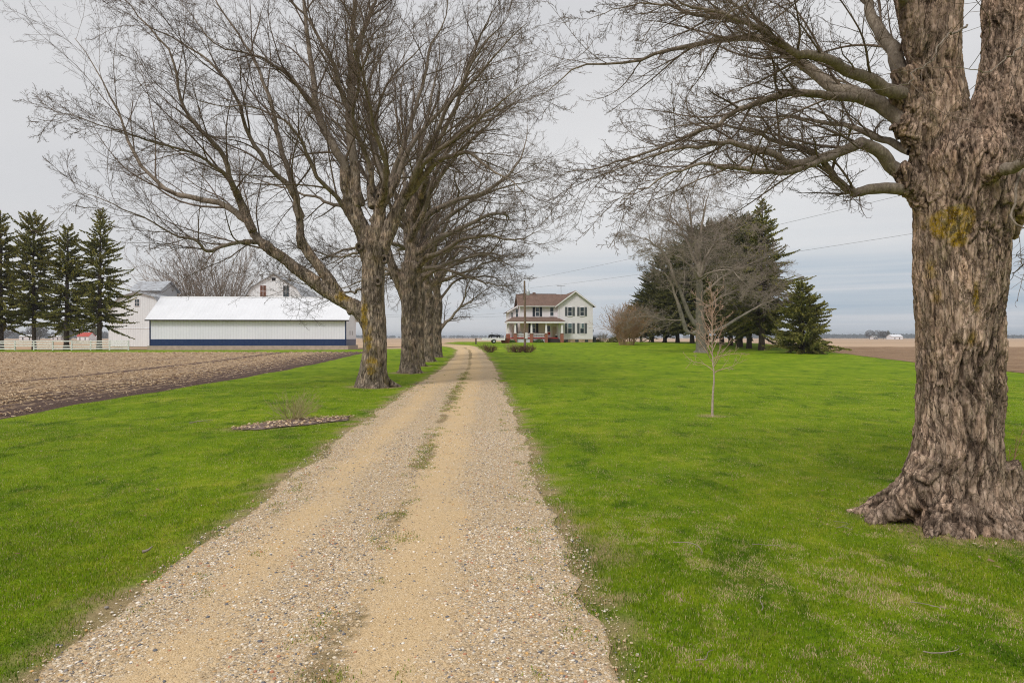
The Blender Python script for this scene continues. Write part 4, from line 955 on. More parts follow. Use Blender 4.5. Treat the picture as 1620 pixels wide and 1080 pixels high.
hand = [([(1107, 450), (1106, 400), (1110, 360), (1118, 320), (1125, 296)], .3, .03), ([(1073, 455), (1058, 415), (1040, 390), (1015, 375), (990, 370)], .2, .02), ([(1073, 482), (1062, 450), (1048, 430), (1020, 425)], .18, .02),
        ([(1190, 490), (1215, 478), (1245, 468), (1262, 475)], .13, .02), ([(1107, 440), (1120, 400, -1), (1150, 370, -2), (1190, 350, -3)], .2, .02), ([(1107, 470), (1140, 440), (1180, 420), (1225, 400)], .19, .02),
        ([(1108, 490), (1150, 465, 1), (1195, 450, 1.5), (1240, 430, 2)], .16, .02), ([(1106, 430), (1090, 390), (1070, 350), (1050, 330)], .2, .02), ([(1104, 410), (1095, 360), (1085, 320), (1078, 300)], .2, .02),
        ([(1082, 507), (1050, 505), (1020, 500), (985, 505)], .1, .015), ([(1107, 440), (1120, 410, 3), (1135, 370, 5), (1150, 340, 6)], .2, .02), ([(1107, 440), (1090, 420, -3), (1060, 400, -5), (1030, 400, -6)], .18, .02),
        ([(1107, 440), (1130, 430, -4), (1160, 430, -6), (1190, 460, -8)], .16, .02), ([(1107, 420), (1100, 380, 3), (1060, 350, 5), (1020, 340, 6)], .18, .02)]
limbs = [limb([qq(*p) for p in pts], r0, r1, 24, .03, r) for pts, r0, r1 in hand]
ac = {'crown': Acc()}
for p, R in limbs: ac['crown'].add(p[None], R[None], 7)
link('trunk', trunk_mesh(tbs + roots((X, Yb), z, 7, 1.0, .25, r, .4), .07, b, M['bark_grey'], .05, .03, False, (), 3), ob)
crown(limbs, r, [lv(19, .12, 1., 42, .5, 10, .13, (0, 0, .02), 4, rk=.45, rcap=.045, rmin=.013, taper=.25), lv(12, .1, 1., 44, .44, 7, .16, (0, 0, .03), 3, rk=.55, rcap=.022, rmin=.010, taper=.4),
                 lv(10, .1, 1., 46, .5, 5, .2, (0, 0, .05), 3, rk=.6, rcap=.012, rmin=.0085, taper=.7)], ac)
ac['crown'].build('crown', M['twig_bark_grey'], ob, b)
# many stemmed tree behind the long shed
def fan_tree(px, Yb, label, name, cat, H, ns, spread, seed, mat, r0, cfg, gz=None, group=None, b0=.15, trop=.02, rm=None):
    r = np.random.RandomState(seed); X = (px - HX) * Yb / F; z = g1(X, Yb) if gz is None else gz; b = np.array([X, Yb, z]); t = thing(name, label, cat, b, group=group)
    a = r.uniform(0, 6.28, ns); e = np.radians(90 - spread * np.sqrt(r.uniform(0.02, 1, ns)))
    S = np.stack([X + np.cos(a) * b0, Yb + np.sin(a) * b0, np.full(ns, z - .03)], 1); D = np.stack([np.cos(a) * np.cos(e), np.sin(a) * np.cos(e), np.sin(e)], 1)
    Pp, R = grow(S, D, H * r.uniform(.75, 1.05, ns), r0 * r.uniform(.7, 1.1, ns), 14, .07, (0, 0, trop), r, .15, rmin=rm or .004)
    A = Acc(); A.add(Pp, R, 5); o = crown([(Pp[i], R[i]) for i in range(ns)], r, cfg, {'crown': A}); A.build('stems', mat, t, b); return t
fan_tree(330, 146, 'round bare many stemmed tree rising behind the long white shed', 'bare_tree', 'tree', 23.5, 60, 33, 61, M['twig_bark_grey'], .18,
         [lv(12, .25, 1., 24, .33, 8, .08, (0, 0, .06), 3, rcap=.065, rmin=.032), lv(8, .12, 1., 30, .42, 5, .14, (0, 0, .08), 3, rcap=.03, rmin=.017)], b0=.8, rm=.04)
for (px, Yb, H, ns, sp, sd, mt, lb) in [(775, 79, .95, 90, 55, 71, 'twig_red', 'low reddish brown shrub nearest the drive, on the lawn before the house'),
        (819, 78.5, .95, 90, 55, 72, 'twig_red', 'reddish brown shrub touching the left foot of the utility pole'), (835, 78.5, 1.0, 100, 55, 73, 'twig_red', 'reddish brown shrub touching the right foot of the utility pole'),
        (808, 79.5, 1.15, 45, 40, 74, 'twig_straw', 'pale straw coloured shrub between the two reddish brown shrubs'), (764, 92, .7, 26, 60, 75, 'twig_red', 'sparse low shrub at the lawn corner where the drive bends')]:
    fan_tree(px, Yb, lb, 'shrub', 'shrub', H, ns, sp, sd, M[mt], .014, [lv(6, .25, 1., 30, .4, 4, .15, (0, 0, .05), 3, rcap=.012, rmin=.007)], group='bare shrubs on the front lawn', b0=.28, rm=.006)
fan_tree(464, 18.3, 'dead straw coloured plant sprouting from the mulch bed', 'dead_plant', 'plant', .9, 60, 62, 76, M['twig_straw'], .007, [lv(6, .2, 1., 30, .35, 4, .15, (0, 0, .02), 3, rcap=.005, rmin=.0032)], b0=.12, rm=.0035)
fan_tree(991, 104, 'rusty orange bare bush at the left end of the evergreen grove', 'bush', 'bush', 6.2, 130, 15, 77, M['twig_orange'], .02, [lv(9, .15, 1., 24, .3, 5, .1, (0, 0, .06), 3, rcap=.02, rmin=.012), lv(5, .1, 1, 30, .4, 4, .12, (0, 0, .06), 3, rcap=.014, rmin=.011)], b0=1.1, rm=.01)
fan_tree(953, 121, 'small round bare ornamental tree just right of the house', 'ornamental_tree', 'small tree', 1.9, 34, 58, 78, M['twig_bark_grey'], .025, [lv(8, .3, 1., 32, .4, 4, .12, (0, 0, .06), 3, rcap=.018, rmin=.011)], b0=.06, rm=.012)

# ---- evergreens ------------------------------------------------------------------
def spruce_meshes(H, Rm, clear, seed, nb, sprig, mat, trunk_r=.32, shape=.75, topw=.35, cut=0, special=None):
    r = np.random.RandomState(seed); z = clear + (H - .4 - clear) * np.sort(r.uniform(0, 1, nb)) ** 1.0
    t = (z - clear) / (H - clear); zq = np.round((z - clear) / .62) * .62 + clear + r.normal(0, .17, nb); z = np.clip(zq, clear, H - .25); t = (z - clear) / (H - clear)
    L = Rm * ((1 - t) ** shape) * (.6 + .4 * sstep(-.02, .12, t)) * r.uniform(.4, 1.15, nb) + topw
    L *= 1 + .18 * np.sin(z * 2.1 + seed) * (t < .9)
    a = np.arange(nb) * 2.399 + r.uniform(-.5, .5, nb); e = np.radians(-8 + 48 * t ** 1.6 + r.normal(0, 6, nb))
    if special:
        for (sz, sa, sl) in special: z = np.append(z, sz); a = np.append(a, sa); e = np.append(e, math.radians(-4)); L = np.append(L, sl); t = np.append(t, .1); nb += 1
    lx = .04 * H * np.array([math.sin(seed), math.cos(seed)]) * .3
    S = np.stack([lx[0] * z / H, lx[1] * z / H, z], 1); D = np.stack([np.cos(a) * np.cos(e), np.sin(a) * np.cos(e), np.sin(e)], 1)
    up = np.zeros((nb, 3)); up[:, 2] = .10
    Pp, R = grow(S, D, L, .012 + .012 * L, 9, .05, up, r, .2, tropk=2.5, rmin=.008)
    tr = Acc(); zz = np.linspace(-.2, H, 16); tp = np.stack([lx[0] * zz / H, lx[1] * zz / H, zz], 1); rr = trunk_r * (1 - np.clip(zz, 0, H) / H) ** .8 + .02; rr[0] *= 1.25
    tr.add(tp[None], rr[None], 10); br = Acc(); br.add(Pp, R, 4)
    # sprigs
    cnt = np.maximum(5, (L * sprig).astype(int)); bi = np.repeat(np.arange(nb), cnt); n = len(bi); u = r.uniform(.12, 1., n) ** .8
    x = u * 8; i = np.minimum(x.astype(int), 7); f = (x - i)[:, None]; pos = Pp[bi, i] * (1 - f) + Pp[bi, i + 1] * f; tan = norm(Pp[bi, i + 1] - Pp[bi, i])
    side = norm(np.cross(tan, np.array([0, 0, 1.]))) * np.where(r.uniform(size=n) < .5, -1, 1)[:, None]
    d = norm(tan * r.uniform(.4, 1.1, n)[:, None] + side * r.uniform(.2, 1.0, n)[:, None] + np.array([0, 0, 1.]) * r.normal(-.22, .42, n)[:, None])
    ln = (.16 + .34 * (1 - u) * np.minimum(1, L[bi] / 3)) * r.uniform(.6, 1.4, n); wd = ln * r.uniform(.12, .24, n) + .02
    nn = norm(r.normal(size=(n, 3))); w = norm(np.cross(d, nn)) * wd[:, None]
    tip = pos + d * ln[:, None]; tip[:, 2] -= ln * .18; mid = pos + d * (ln * .45)[:, None]; mid[:, 2] += .02
    V = np.stack([pos, mid + w, tip, mid - w], 1).reshape(-1, 3); Q = np.arange(n * 4).reshape(-1, 4)
    rn = np.clip(np.repeat(r.uniform(size=n) * .55 + .3 * r.uniform(size=nb)[bi] + .15 * u, 4), 0, 1)
    mt = mkmesh('trunk', np.concatenate(tr.V), [np.concatenate(tr.Q)], smooth=True, mats=[M['bark_spruce']])
    mbr = mkmesh('boughs', np.concatenate(br.V), [np.concatenate(br.Q)], smooth=True, mats=[M['bark_spruce']])
    mf = mkmesh('foliage', V, [Q], {'rnd': rn}, False, [mat]); return mt, mbr, mf
def spruce(ms, x, y, label, group, rz=0, sc=1., szz=1., name='spruce_tree', cat='evergreen tree'):
    t = thing(name, label, cat, (x, y, g1(x, y) - .03), rz, group); t.scale = (sc, sc, sc * szz)
    for nme, me in zip(('trunk', 'boughs', 'foliage'), ms): link(nme, me, t)
    return t
SA = spruce_meshes(19, 6.2, 3.3, 101, 250, 40, M['needles_bright'], .36, special=[(5.2, -.25, 5.6)]); SB = spruce_meshes(18, 5.4, 3.0, 102, 230, 40, M['needles_bright'], .32, .62)
SC2 = spruce_meshes(17.5, 5.6, 4.2, 108, 240, 38, M['needles_bright'], .3, .5, .7)
SC = spruce_meshes(17, 6.0, 2.2, 103, 360, 38, M['needles'], .32, .5, .45); SD = spruce_meshes(18.5, 6.6, 2.8, 104, 270, 40, M['needles_bright'], .38, .9)
SE = spruce_meshes(7.8, 3.9, .05, 105, 240, 52, M['needles_bright'], .15, .62)
gl = 'spruces behind the white board fence'
for (px, Yb, ms, rz, sc, sz, lb) in [(157, 91, SA, 0, .86, 1.16, 'spruce nearest the barn, with one long low bough stretching right over it'), (105, 91.5, SB, 1., 1.0, .93, 'second spruce left of the barn, forked low boughs over a thin trunk'),
        (54, 92, SC2, 2.6, .86, 1.2, 'slender spruce between the frame edge one and the two by the barn'), (1, 92, SA, 4.2, .95, 1.04, 'spruce cut by the left frame edge')]:
    spruce(ms, (px - HX) * Yb / F, Yb, lb, gl, rz, sc, sz)
gg = 'spruces of the grove right of the house'
grove = [(1205, 85, SD, .3, 1.0, 1.02, 'tallest spruce of the grove, open feathery boughs against the sky on its right'), (1185, 90.5, SC, 1.1, 1.0, 1.02, 'second trunk from the right in the grove, just behind the tallest spruce'),
         (1171, 96, SC, 2.5, 1.03, 1.05, 'dark spruce third from the right in the grove'), (1156, 102, SC, 4., 1., 1.06, 'spruce behind the sapling, fourth from the right in the grove'), (1142, 108, SC, 5.2, 1.05, 1.08, 'spruce in the middle of the grove behind the wide bare tree'),
         (1118, 114, SC, .8, 1.1, 1.06, 'spruce half hidden by the trunk of the wide bare tree'), (1095, 113, SC, 2., 1.08, 1.04, 'spruce left of the wide bare tree trunk, behind its low limbs'), (1072, 117, SC, 3.1, 1.0, 1.0, 'spruce with low dark boughs where the grove starts to step down'),
         (1052, 119, SC, 4.4, .95, .96, 'shorter spruce in the left half of the grove'), (1032, 121, SC, 5.5, .85, .86, 'low dense spruce beside the rusty orange bush'), (1014, 124, SC, .2, .66, .8, 'small spruce at the left end of the grove, right behind the orange bush'),
         (996, 127, SC, 1.7, .42, .95, 'little spruce peeking out left of the orange bush')]
for (px, Yb, ms, rz, sc, sz, lb) in grove: spruce(ms, (px - HX) * Yb / F, Yb, lb, gg, rz, sc, sz)
spruce(SE, (1271 - HX) * 76 / F, 76, 'short bushy evergreen reaching the ground at the right end of the grove', None, 0, 1., 1.)
# ------------------------------------------------------------------ long white shed
def rotz(o, a): o.rotation_euler = (0, 0, a); return o
XL, YL = -48.3, 91.0; XR, YR = -22.6, 93.0
yaw = math.atan2(YR - YL, XR - XL); LEN = math.hypot(XR - XL, YR - YL); DEP = 9.0
gz = float(G(np.array([-35.]), np.array([91.]))[0])
sh = thing('long_shed', 'long low white metal shed with navy blue base band and white ribbed roof', 'shed', (XL, YL, gz - .02), yaw)
MB().box(0, LEN, 0, .16, .55, 1.42).box(LEN - .16, LEN, .16, DEP - .16, .55, 1.42).box(0, .16, .16, DEP - .16, .55, 1.42).build('base_band', M['navy_metal_siding'], sh)
ev, rg = 4.05, 7.35
m = MB().box(0.01, LEN - .01, .01, .16, 1.425, ev); m.box(.01, LEN - .01, DEP - .16, DEP - .01, .55, ev); m.build('wall', M['white_metal_siding'], sh)
MB().prism_x([(.16, 1.425), (DEP - .165, 1.425), (DEP - .165, ev), (DEP / 2, rg - .12), (.16, ev)], LEN - .15, LEN - .012).build('gable_wall', M['white_metal_siding'], sh)
MB().prism_x([(.16, 1.425), (DEP - .165, 1.425), (DEP - .165, ev), (DEP / 2, rg - .12), (.16, ev)], .012, .15).build('gable_wall', M['white_metal_siding'], sh)
m = MB().box(-.25, LEN + .25, -.12, 0.3, -.3, .545); m.box(-.25, LEN + .25, .3, DEP + .1, -.3, .54); m.build('foundation', M['concrete'], sh)
o = .45
rf = MB().slab((-o, -o, ev - .02), (LEN + o, -o, ev - .02), (LEN + o, DEP / 2, rg), (-o, DEP / 2, rg), .09)
rf.slab((LEN + o, DEP + o, ev - .02), (-o, DEP + o, ev - .02), (-o, DEP / 2 + .002, rg), (LEN + o, DEP / 2 + .002, rg), .09); rf = rf.build('roof', M['white_metal_roof'], sh)
MB().prism_x([(DEP / 2 - .2, rg - .10), (DEP / 2 + .2, rg - .10), (DEP / 2, rg + .06)], -o - .02, LEN + o + .02).build('ridge_cap', M['gutter'], rf)
MB().box(-o, LEN + o, -o - .04, -o - .002, ev - .2, ev - .03).build('fascia', M['dark_wood'], rf)
for x in (-.03, LEN - .13): MB().box(x, x + .16, -.03, -.002, .56, ev - .1).build('corner_trim', M['navy_trim'], sh)
for y in (3.2, 5.2): MB().box(LEN, LEN + .03, y, y + .16, 2.0, 2.6).build('vent_slot', M['dark_opening'], sh)

def gambrel(name, label, px, Yb, halfw, wall, kz, kx, apex, dep, gzz, yaw, roofm, wins, band=None, oh=.4):
    X = (px - HX) * Yb / F; t = thing(name, label, 'barn', (X, Yb, gzz), yaw)
    MB().prism_y([(-halfw, 0), (halfw, 0), (halfw, wall), (kx, kz), (0, apex), (-kx, kz), (-halfw, wall)], 0, dep).build('wall', M['barn_boards'], t)
    m = MB()
    for s in (-1, 1):
        a = [(s * (halfw + oh), -oh, wall - .35), (s * kx * 1.03, -oh, kz + .12), (0, -oh, apex + .15)]; b = [(x, dep + oh, z) for x, _, z in a]
        for i in (0, 1):
            if s < 0: m.slab(b[i], a[i], a[i + 1], b[i + 1], .13)
            else: m.slab(a[i], b[i], b[i + 1], a[i + 1], .13)
    m.build('roof', M[roofm], t)
    for (x, z, w, h, mat) in wins:
        f = MB().box(x - w / 2 - .1, x + w / 2 + .1, -.06, -.002, z - h / 2 - .1, z + h / 2 + .1).build('window', M['white_paint'], t)
        MB().box(x - w / 2, x + w / 2, -.08, -.062, z - h / 2, z + h / 2).build('pane', M[mat], f)
        mb = MB().box(x - .03, x + .03, -.1, -.082, z - h / 2, z + h / 2); mb.box(x - w / 2, x - .031, -.1, -.082, z - .03, z + .03); mb.box(x + .031, x + w / 2, -.1, -.082, z - .03, z + .03); mb.build('muntin', M['white_paint'], f)
    if band:
        MB().box(-halfw - .02, halfw + .02, -.05, -.002, band, band + .12).build('trim_board', M['barn_boards'], t)
    return t
k = 120 / F
b1 = gambrel('barn', 'weathered white gambrel barn with one small paned window, left of the long shed', 217, 120, 4.9, 6.3, 8.7, 2.9, 9.5, 16, .65, .05, 'old_metal_roof', [(.0, 7.7, .75, 1.2, 'glass')], 3.1)
tw = thing('elevator_tower', 'small square white tower with tin gable roof rising behind the weathered barn', 'tower', ((245 - HX) * 132 / F, 132, .7), -.12)
MB().prism_x([(-2.6, 0), (2.6, 0), (2.6, 10.6), (0, 12.2), (-2.6, 10.6)], -2.9, 2.9).build('wall', M['tower_boards'], tw)
MB().slab((-3.4, -3.2, 10.35), (3.4, -3.2, 10.35), (3.4, 0, 12.4), (-3.4, 0, 12.4), .1).slab((3.4, 3.2, 10.35), (-3.4, 3.2, 10.35), (-3.4, 0.003, 12.4), (3.4, 0.003, 12.4), .1).build('roof', M['old_metal_roof'], tw)
w_ = MB().box(-.5, .5, -2.66, -2.602, 9.0, 10.1).build('window', M['white_paint'], tw); MB().box(-.36, .36, -2.69, -2.662, 9.1, 10.0).build('pane', M['glass'], w_)
b2 = gambrel('barn', 'big white gambrel barn with two arched windows, rising behind the shed roof', 433, 130, 6.6, 7.2, 11.0, 4.1, 13.6, 19, .7, .1, 'old_metal_roof', [(-1.95, 10.3, 1.05, 2.2, 'rust_panel'), (2.3, 10.3, 1.05, 2.2, 'glass')])
b2.scale = (1, 1, 1)
MB().box(-.35, .35, -.05, -.002, 12.4, 12.9).build('hay_vent', M['dark_opening'], b2)

# ------------------------------------------------------------------ white board fence
fx0, fx1, fy = -84.0, -48.8, 88.4
fn = thing('board_fence', 'long white weathered board fence along the far side of the stubble field', 'fence', (fx0, fy, g1(-65, fy)))
i = 0; x = 0.
nb = int((fx1 - fx0) / 2.45)
for i in range(nb + 1):
    zz = g1(fx0 + i * 2.45, fy) - g1(-65, fy); h = 1.28 + rs.uniform(-.05, .05)
    MB().box(i * 2.45 - .07, i * 2.45 + .07, 0, .14, zz - .2, zz + h).build('post', M['fence_paint'], fn)
    if i < nb:
        for q_ in (.22, .55, .88, 1.17):
            if rs.uniform() < .05: continue
            a0 = q_ + rs.uniform(-.04, .04); a1 = q_ + rs.uniform(-.04, .04)
            MB().slab((i * 2.45 + .01, -.035, zz + a0 - .075), (i * 2.45 + 2.44, -.035, zz + a1 - .075), (i * 2.45 + 2.44, -.035, zz + a1 + .075), (i * 2.45 + .01, -.035, zz + a0 + .075), .03).build('rail', M['fence_paint'], fn)

# ------------------------------------------------------------------ farmhouse
HXo, HYo = (823 - HX) * 119.5 / F, 119.5; hz = g1(6, 117.5) - .02
hs = thing('farmhouse', 'two storey white clapboard farmhouse with brown shingle roof and brick pier porch', 'house', (HXo, HYo, hz), math.radians(5))
K = 119.5 / F
# gable wing x 6.5..12.7, front at y=-.7
gx0, gx1, gy, gd = 6.5, 12.75, -.7, 10.5; apz = 9.1; evz = 6.55; gc = (gx0 + gx1) / 2
MB().prism_y([(gx0, .62), (gx1, .62), (gx1, evz), (gc, apz - .12), (gx0, evz)], gy, gy + gd).build('gable_wall', M['clapboard'], hs)
MB().box(gx0 + .03, gx1 - .03, gy + .04, gy + gd, -.3, .615).build('foundation', M['stone_base'], hs)
MB().prism_y([(0, .62), (6.495, .62), (6.495, 6.5), (0, 6.5)], 0, 6.8).build('wall', M['clapboard'], hs)
MB().prism_x([(0.0, 6.5), (6.8, 6.5), (3.4, 8.55)], .005, 6.49).build('attic_wall', M['clapboard'], hs)
MB().box(.03, 6.49, .05, 6.7, -.3, .615).build('foundation', M['stone_base'], hs)
# left wing, set back, half gable falling to the left
MB().prism_y([(-1.75, .62), (-.003, .62), (-.003, 6.55), (-1.75, 5.5)], 2.2, 9).build('wing_wall', M['clapboard'], hs)
MB().slab((-2.2, 1.7, 5.28), (-.0, 1.7, 6.62), (-.0, 9.3, 6.62), (-2.2, 9.3, 5.28), -.14).build('wing_roof', M['brown_shingle'], hs)
MB().slab((-2.22, 1.66, 5.20), (-.0, 1.66, 6.54), (-.0, 1.69, 6.76), (-2.22, 1.69, 5.42), .04).build('rake_board', M['white_paint'], hs)
# main roof
rf = MB().slab((-.45, -.5, 6.38), (6.15, -.5, 6.38), (9.1, 3.4, 8.72), (-.45, 3.4, 8.72), .14).slab((6.15, 7.3, 6.38), (-.45, 7.3, 6.38), (-.45, 3.405, 8.72), (9.1, 3.405, 8.72), .14).build('roof', M['brown_shingle'], hs)
MB().box(-.45, gx0 - .35, -.64, -.505, 6.26, 6.40).build('gutter', M['gutter'], rf)
MB().box(.3, 6.9, 3.3, 3.5, 8.70, 8.78).build('ridge_cap', M['brown_shingle'], rf)
mm = MB(); e0 = .52
for s, X0 in ((-1, gx0), (1, gx1)):
    a = (X0 + s * e0, gy - .45, evz - .22); c = (gc, gy - .45, apz); b = (X0 + s * e0, gy + gd + .2, evz - .22); d = (gc, gy + gd + .2, apz)
    if s < 0: mm.slab(b, a, c, d, .15)
    else: mm.slab(a, b, d, c, .15)
rf2 = mm.build('roof', M['brown_shingle'], hs)
mm = MB()
for s, X0 in ((-1, gx0), (1, gx1)):
    a = np.array((X0 + s * e0, gy - .47, evz - .25)); c = np.array((gc, gy - .47, apz - .03)); mm.add([a, c, c - [0, 0, .26], a - [0, 0, .2], a + [0, .018, 0], c + [0, .018, 0], c + [0, .018, -.26], a + [0, .018, -.2]],
        [(0, 1, 2, 3), (7, 6, 5, 4), (0, 4, 5, 1), (3, 2, 6, 7), (0, 3, 7, 4)] )
mm.build('rake_board', M['white_paint'], rf2)
def window(x, z0, z1, w, fy, sh='shutter', glass='glass', shw=.42, par=hs, cur=False):
    f = MB().box(x - .08, x + w + .08, fy - .05, fy - .002, z0 - .08, z1 + .1).build('window', M['white_paint'], par)
    zm = (z0 + z1) / 2
    MB().box(x, x + w, fy - .07, fy - .052, z0, zm - .035).build('pane', M['glass'], f); MB().box(x, x + w, fy - .07, fy - .052, zm + .035, z1).build('pane', M[glass], f)
    if cur: MB().box(x + .02, x + w * .42, fy - .085, fy - .072, zm + .06, z1 - .03).build('curtain', M['curtain'], f)
    MB().box(x - .12, x + w + .12, fy - .1, fy - .051, z0 - .14, z0 - .085).build('sill', M['white_paint'], f)
    if sh:
        for sx in (x - .12 - shw, x + w + .12):
            m = MB().box(sx, sx + shw, fy - .05, fy - .003, z0 - .05, z1 + .06)
            n = int((z1 - z0) / .12)
            for j in range(n): m.box(sx + .05, sx + shw - .05, fy - .062, fy - .0505, z0 + .02 + j * (z1 - z0) / n, z0 + .08 + j * (z1 - z0) / n)
            m.build('shutter', M[sh], par)
    return f
for (x, c) in ((8.35, 1), (10.5, 0)):
    window(x, 4.72, 6.18, .64, gy, cur=False); window(x, 1.65, 3.35, .64, gy, cur=not c, glass='glass_pale')
window(2.72, 4.65, 6.15, .58, 0., 'shutter_dark'); window(5.3, 4.7, 6.15, .55, 0., None)
window(2.0, 1.75, 3.3, .66, 0., 'shutter_dark', 'glass_pale')
MB().box(-.02, .12, -.03, -.002, .63, 6.4).build('corner_board', M['white_paint'], hs)
MB().box(-1.35, -1.15, 2.15, 2.198, 4.3, 5.35).build('shutter', M['shutter'], hs); window(-.55, 4.5, 5.9, .35, 2.2, None)
MB().box(-.6, -.25, 2.15, 2.198, 1.3, 3.4).build('shutter', M['shutter'], hs)
# porch
pr_ = hs; py0, py1 = -2.4, 0
hp = MB(); wz, lz = 4.5, 3.72
hp.slab((-2.4, py0 - .3, lz), (7.55, py0 - .3, lz), (6.4, -.02, wz), (-1.2, -.02, wz), .1)
hp.slab((-2.4, 4.5, lz), (-2.4, py0 - .3, lz), (-1.2, -.02, wz), (-1.2, 4.5, wz), .1)
hp = hp.build('porch_roof', M['brown_shingle'], hs)
MB().box(-2.4, 7.55, py0 - .3, py0 - .18, lz - .36, lz - .105).box(-2.4, -2.28, py0 - .178, 4.5, lz - .36, lz - .105).box(7.43, 7.55, py0 - .178, gy - .01, lz - .36, lz - .105).build('porch_beam', M['white_paint'], hp)
MB().box(-2.27, 7.42, py0 - .17, -.01, lz - .34, lz - .28).build('porch_ceiling', M['white_paint'], hp)
MB().box(-1.9, 4.35, py0, -.01, .70, .86).box(4.35, 6.49, py0 + .9, -.01, .70, .86).box(-1.9, -.01, 0.0, 4.3, .70, .86).build('porch_floor', M['red_floor'], hs)
for q_ in ((-1.2, -.02, 2.16, 2.19, .9, 3.3), (.13, 1.4, -.03, -.004, .9, 3.35), (3.2, 4.5, -.03, -.004, .9, 3.35), (5.5, 6.48, -.03, -.004, .9, 3.35)): MB().box(*q_).build('porch_wall', M['porch_clapboard'], hs)
for x in (-1.35, 1.45, 4.0, 6.75):
    p = MB().box(x, x + .52, py0 - .15, py0 + .37, -.3, 1.55).build('pier', M['brick'], hs); MB().box(x - .06, x + .58, py0 - .21, py0 + .43, 1.55, 1.66).build('cap', M['concrete'], p)
    c = MB(); cx, cy = x + .26, py0 + .11; c.add([(cx - .17, cy - .17, 1.66), (cx + .17, cy - .17, 1.66), (cx + .17, cy + .17, 1.66), (cx - .17, cy + .17, 1.66), (cx - .12, cy - .12, 3.36), (cx + .12, cy - .12, 3.36), (cx + .12, cy + .12, 3.36), (cx - .12, cy + .12, 3.36)],
            [(0, 3, 2, 1), (4, 5, 6, 7), (0, 1, 5, 4), (1, 2, 6, 5), (2, 3, 7, 6), (3, 0, 4, 7)]).build('column', M['white_paint'], hs)
for y in (1.1, 4.0):
    p = MB().box(-2.15, -1.65, y, y + .5, -.3, 1.55).build('pier', M['brick'], hs); c = MB().box(-2.02, -1.78, y + .13, y + .37, 1.55, 3.36).build('column', M['white_paint'], hs)
for (a, b) in ((-.83, 1.45), (1.97, 4.0)):
    m = MB().box(a, b, py0 + .05, py0 + .13, 1.42, 1.52).box(a, b, py0 + .05, py0 + .13, .98, 1.05)
    n = int((b - a) / .16)
    for j in range(1, n): m.box(a + j * (b - a) / n - .02, a + j * (b - a) / n + .02, py0 + .07, py0 + .11, 1.05, 1.42)
    m.build('railing', M['white_paint'], hs)
    m = MB().box(a, b, py0 + .1, py0 + .14, -.1, .69); 
    for j in range(int((b - a) / .22)):
        u = a + .05 + j * .22; m.slab((u, py0 + .095, -.05), (u + .05, py0 + .095, -.05), (min(u + .35, b), py0 + .095, .65), (min(u + .30, b - .05), py0 + .095, .65), .012)
    m.build('lattice_panel', M['lattice'], hs)
m = MB()
for j in range(4): m.box(4.55, 6.72, py0 + .15 + j * .24, py0 + .39 + j * .24 - .002, -.2, .14 + j * .18)
m.build('steps', M['dark_wood'], hs)
dr = MB().box(4.62, 5.42, -.07, -.002, .88, 3.12).build('door', M['white_paint'], hs); MB().box(4.76, 5.28, -.1, -.072, 1.95, 2.95).build('pane', M['glass'], dr); MB().box(4.76, 5.28, -.1, -.072, 1.35, 1.85).build('lower_panel', M['red_floor'], dr)
MB().box(5.31, 5.36, -.12, -.072, 1.9, 1.98).build('handle', M['galv'], dr)
MB().box(5.72, 6.38, -.075, -.032, .88, 2.75).build('side_door', M['tan_door'], hs)
MB().box(6.62, 6.72, gy - .1, gy - .002, .3, 6.3).box(6.72, 7.15, gy - .35, gy - .2, .02, .12).build('downspout', M['gutter'], hs)
MB().box(-.55, -.45, -.58, -.5, 6.0, 6.3).build('downspout', M['gutter'], hs)
for x in (7.7, 9.6, 11.3): MB().box(x, x + .62, gy + .01, gy + .038, .12, .5).build('basement_window', M['glass'], hs)
MB().box(2.6, 3.1, 3.1, 3.7, 8.55, 9.0).build('vent_stack', M['brown_shingle'], hs)
an = thing('tv_antenna', 'thin metal aerial mast standing on the farmhouse roof ridge', 'antenna', (HXo + 7.6 - .2, HYo + 3.6, hz + 8.3))
m = MB().tube([(0, 0, -.4), (0, 0, 2.0)], .05, 6); m.build('mast', M['galv'], an)
m = MB().tube([(-.75, 0, 1.9), (.75, 0, 1.95)], .055, 5)
for j in range(9): m.tube([(-.7 + j * .17, -.5 + .04 * j, 1.93), (-.7 + j * .17, .5 - .04 * j, 1.93)], .014, 4)
m.build('aerial', M['galv'], an)
# satellite dish, heat pump, foundation shrubs
ca, sa = math.cos(math.radians(5)), math.sin(math.radians(5))
def H(x, y, z): return (HXo + x * ca - y * sa, HYo + x * sa + y * ca, hz + z)
sd = thing('satellite_dish', 'dark round satellite dish on the right wall of the farmhouse', 'dish', H(12.75, 1.2, 2.1), math.radians(40))
m = MB(); n = 16
vs = [(0, 0, 0)]; fs = []
for k_, rr in enumerate((.16, .3, .4)): vs += [(.25 + rr * rr * .5 , rr * math.cos(j * 2 * math.pi / n), rr * math.sin(j * 2 * math.pi / n)) for j in range(n)]
vs[0] = (.25, 0, 0); fs += [(0, 1 + j, 1 + (j + 1) % n) for j in range(n)]
for k_ in (0, 1): fs += [(1 + k_ * n + j, 1 + (k_ + 1) * n + j, 1 + (k_ + 1) * n + (j + 1) % n, 1 + k_ * n + (j + 1) % n) for j in range(n)]
b_ = len(vs); vs += [(x - .03, y, z) for x, y, z in vs]; fs += [tuple(b_ + q for q in reversed(f)) for f in fs[:]]
m.add(vs, fs).build('reflector', M['shutter'], sd); MB().tube([(-.1, 0, -.1), (.3, 0, 0)], .03, 6).tube([(.3, 0, 0), (.75, 0, -.02)], .015, 5).build('arm', M['shutter'], sd)
hp_ = thing('heat_pump', 'dark grey outdoor unit at the right corner of the farmhouse', 'air conditioner', H(13.05, .3, 0), math.radians(5))
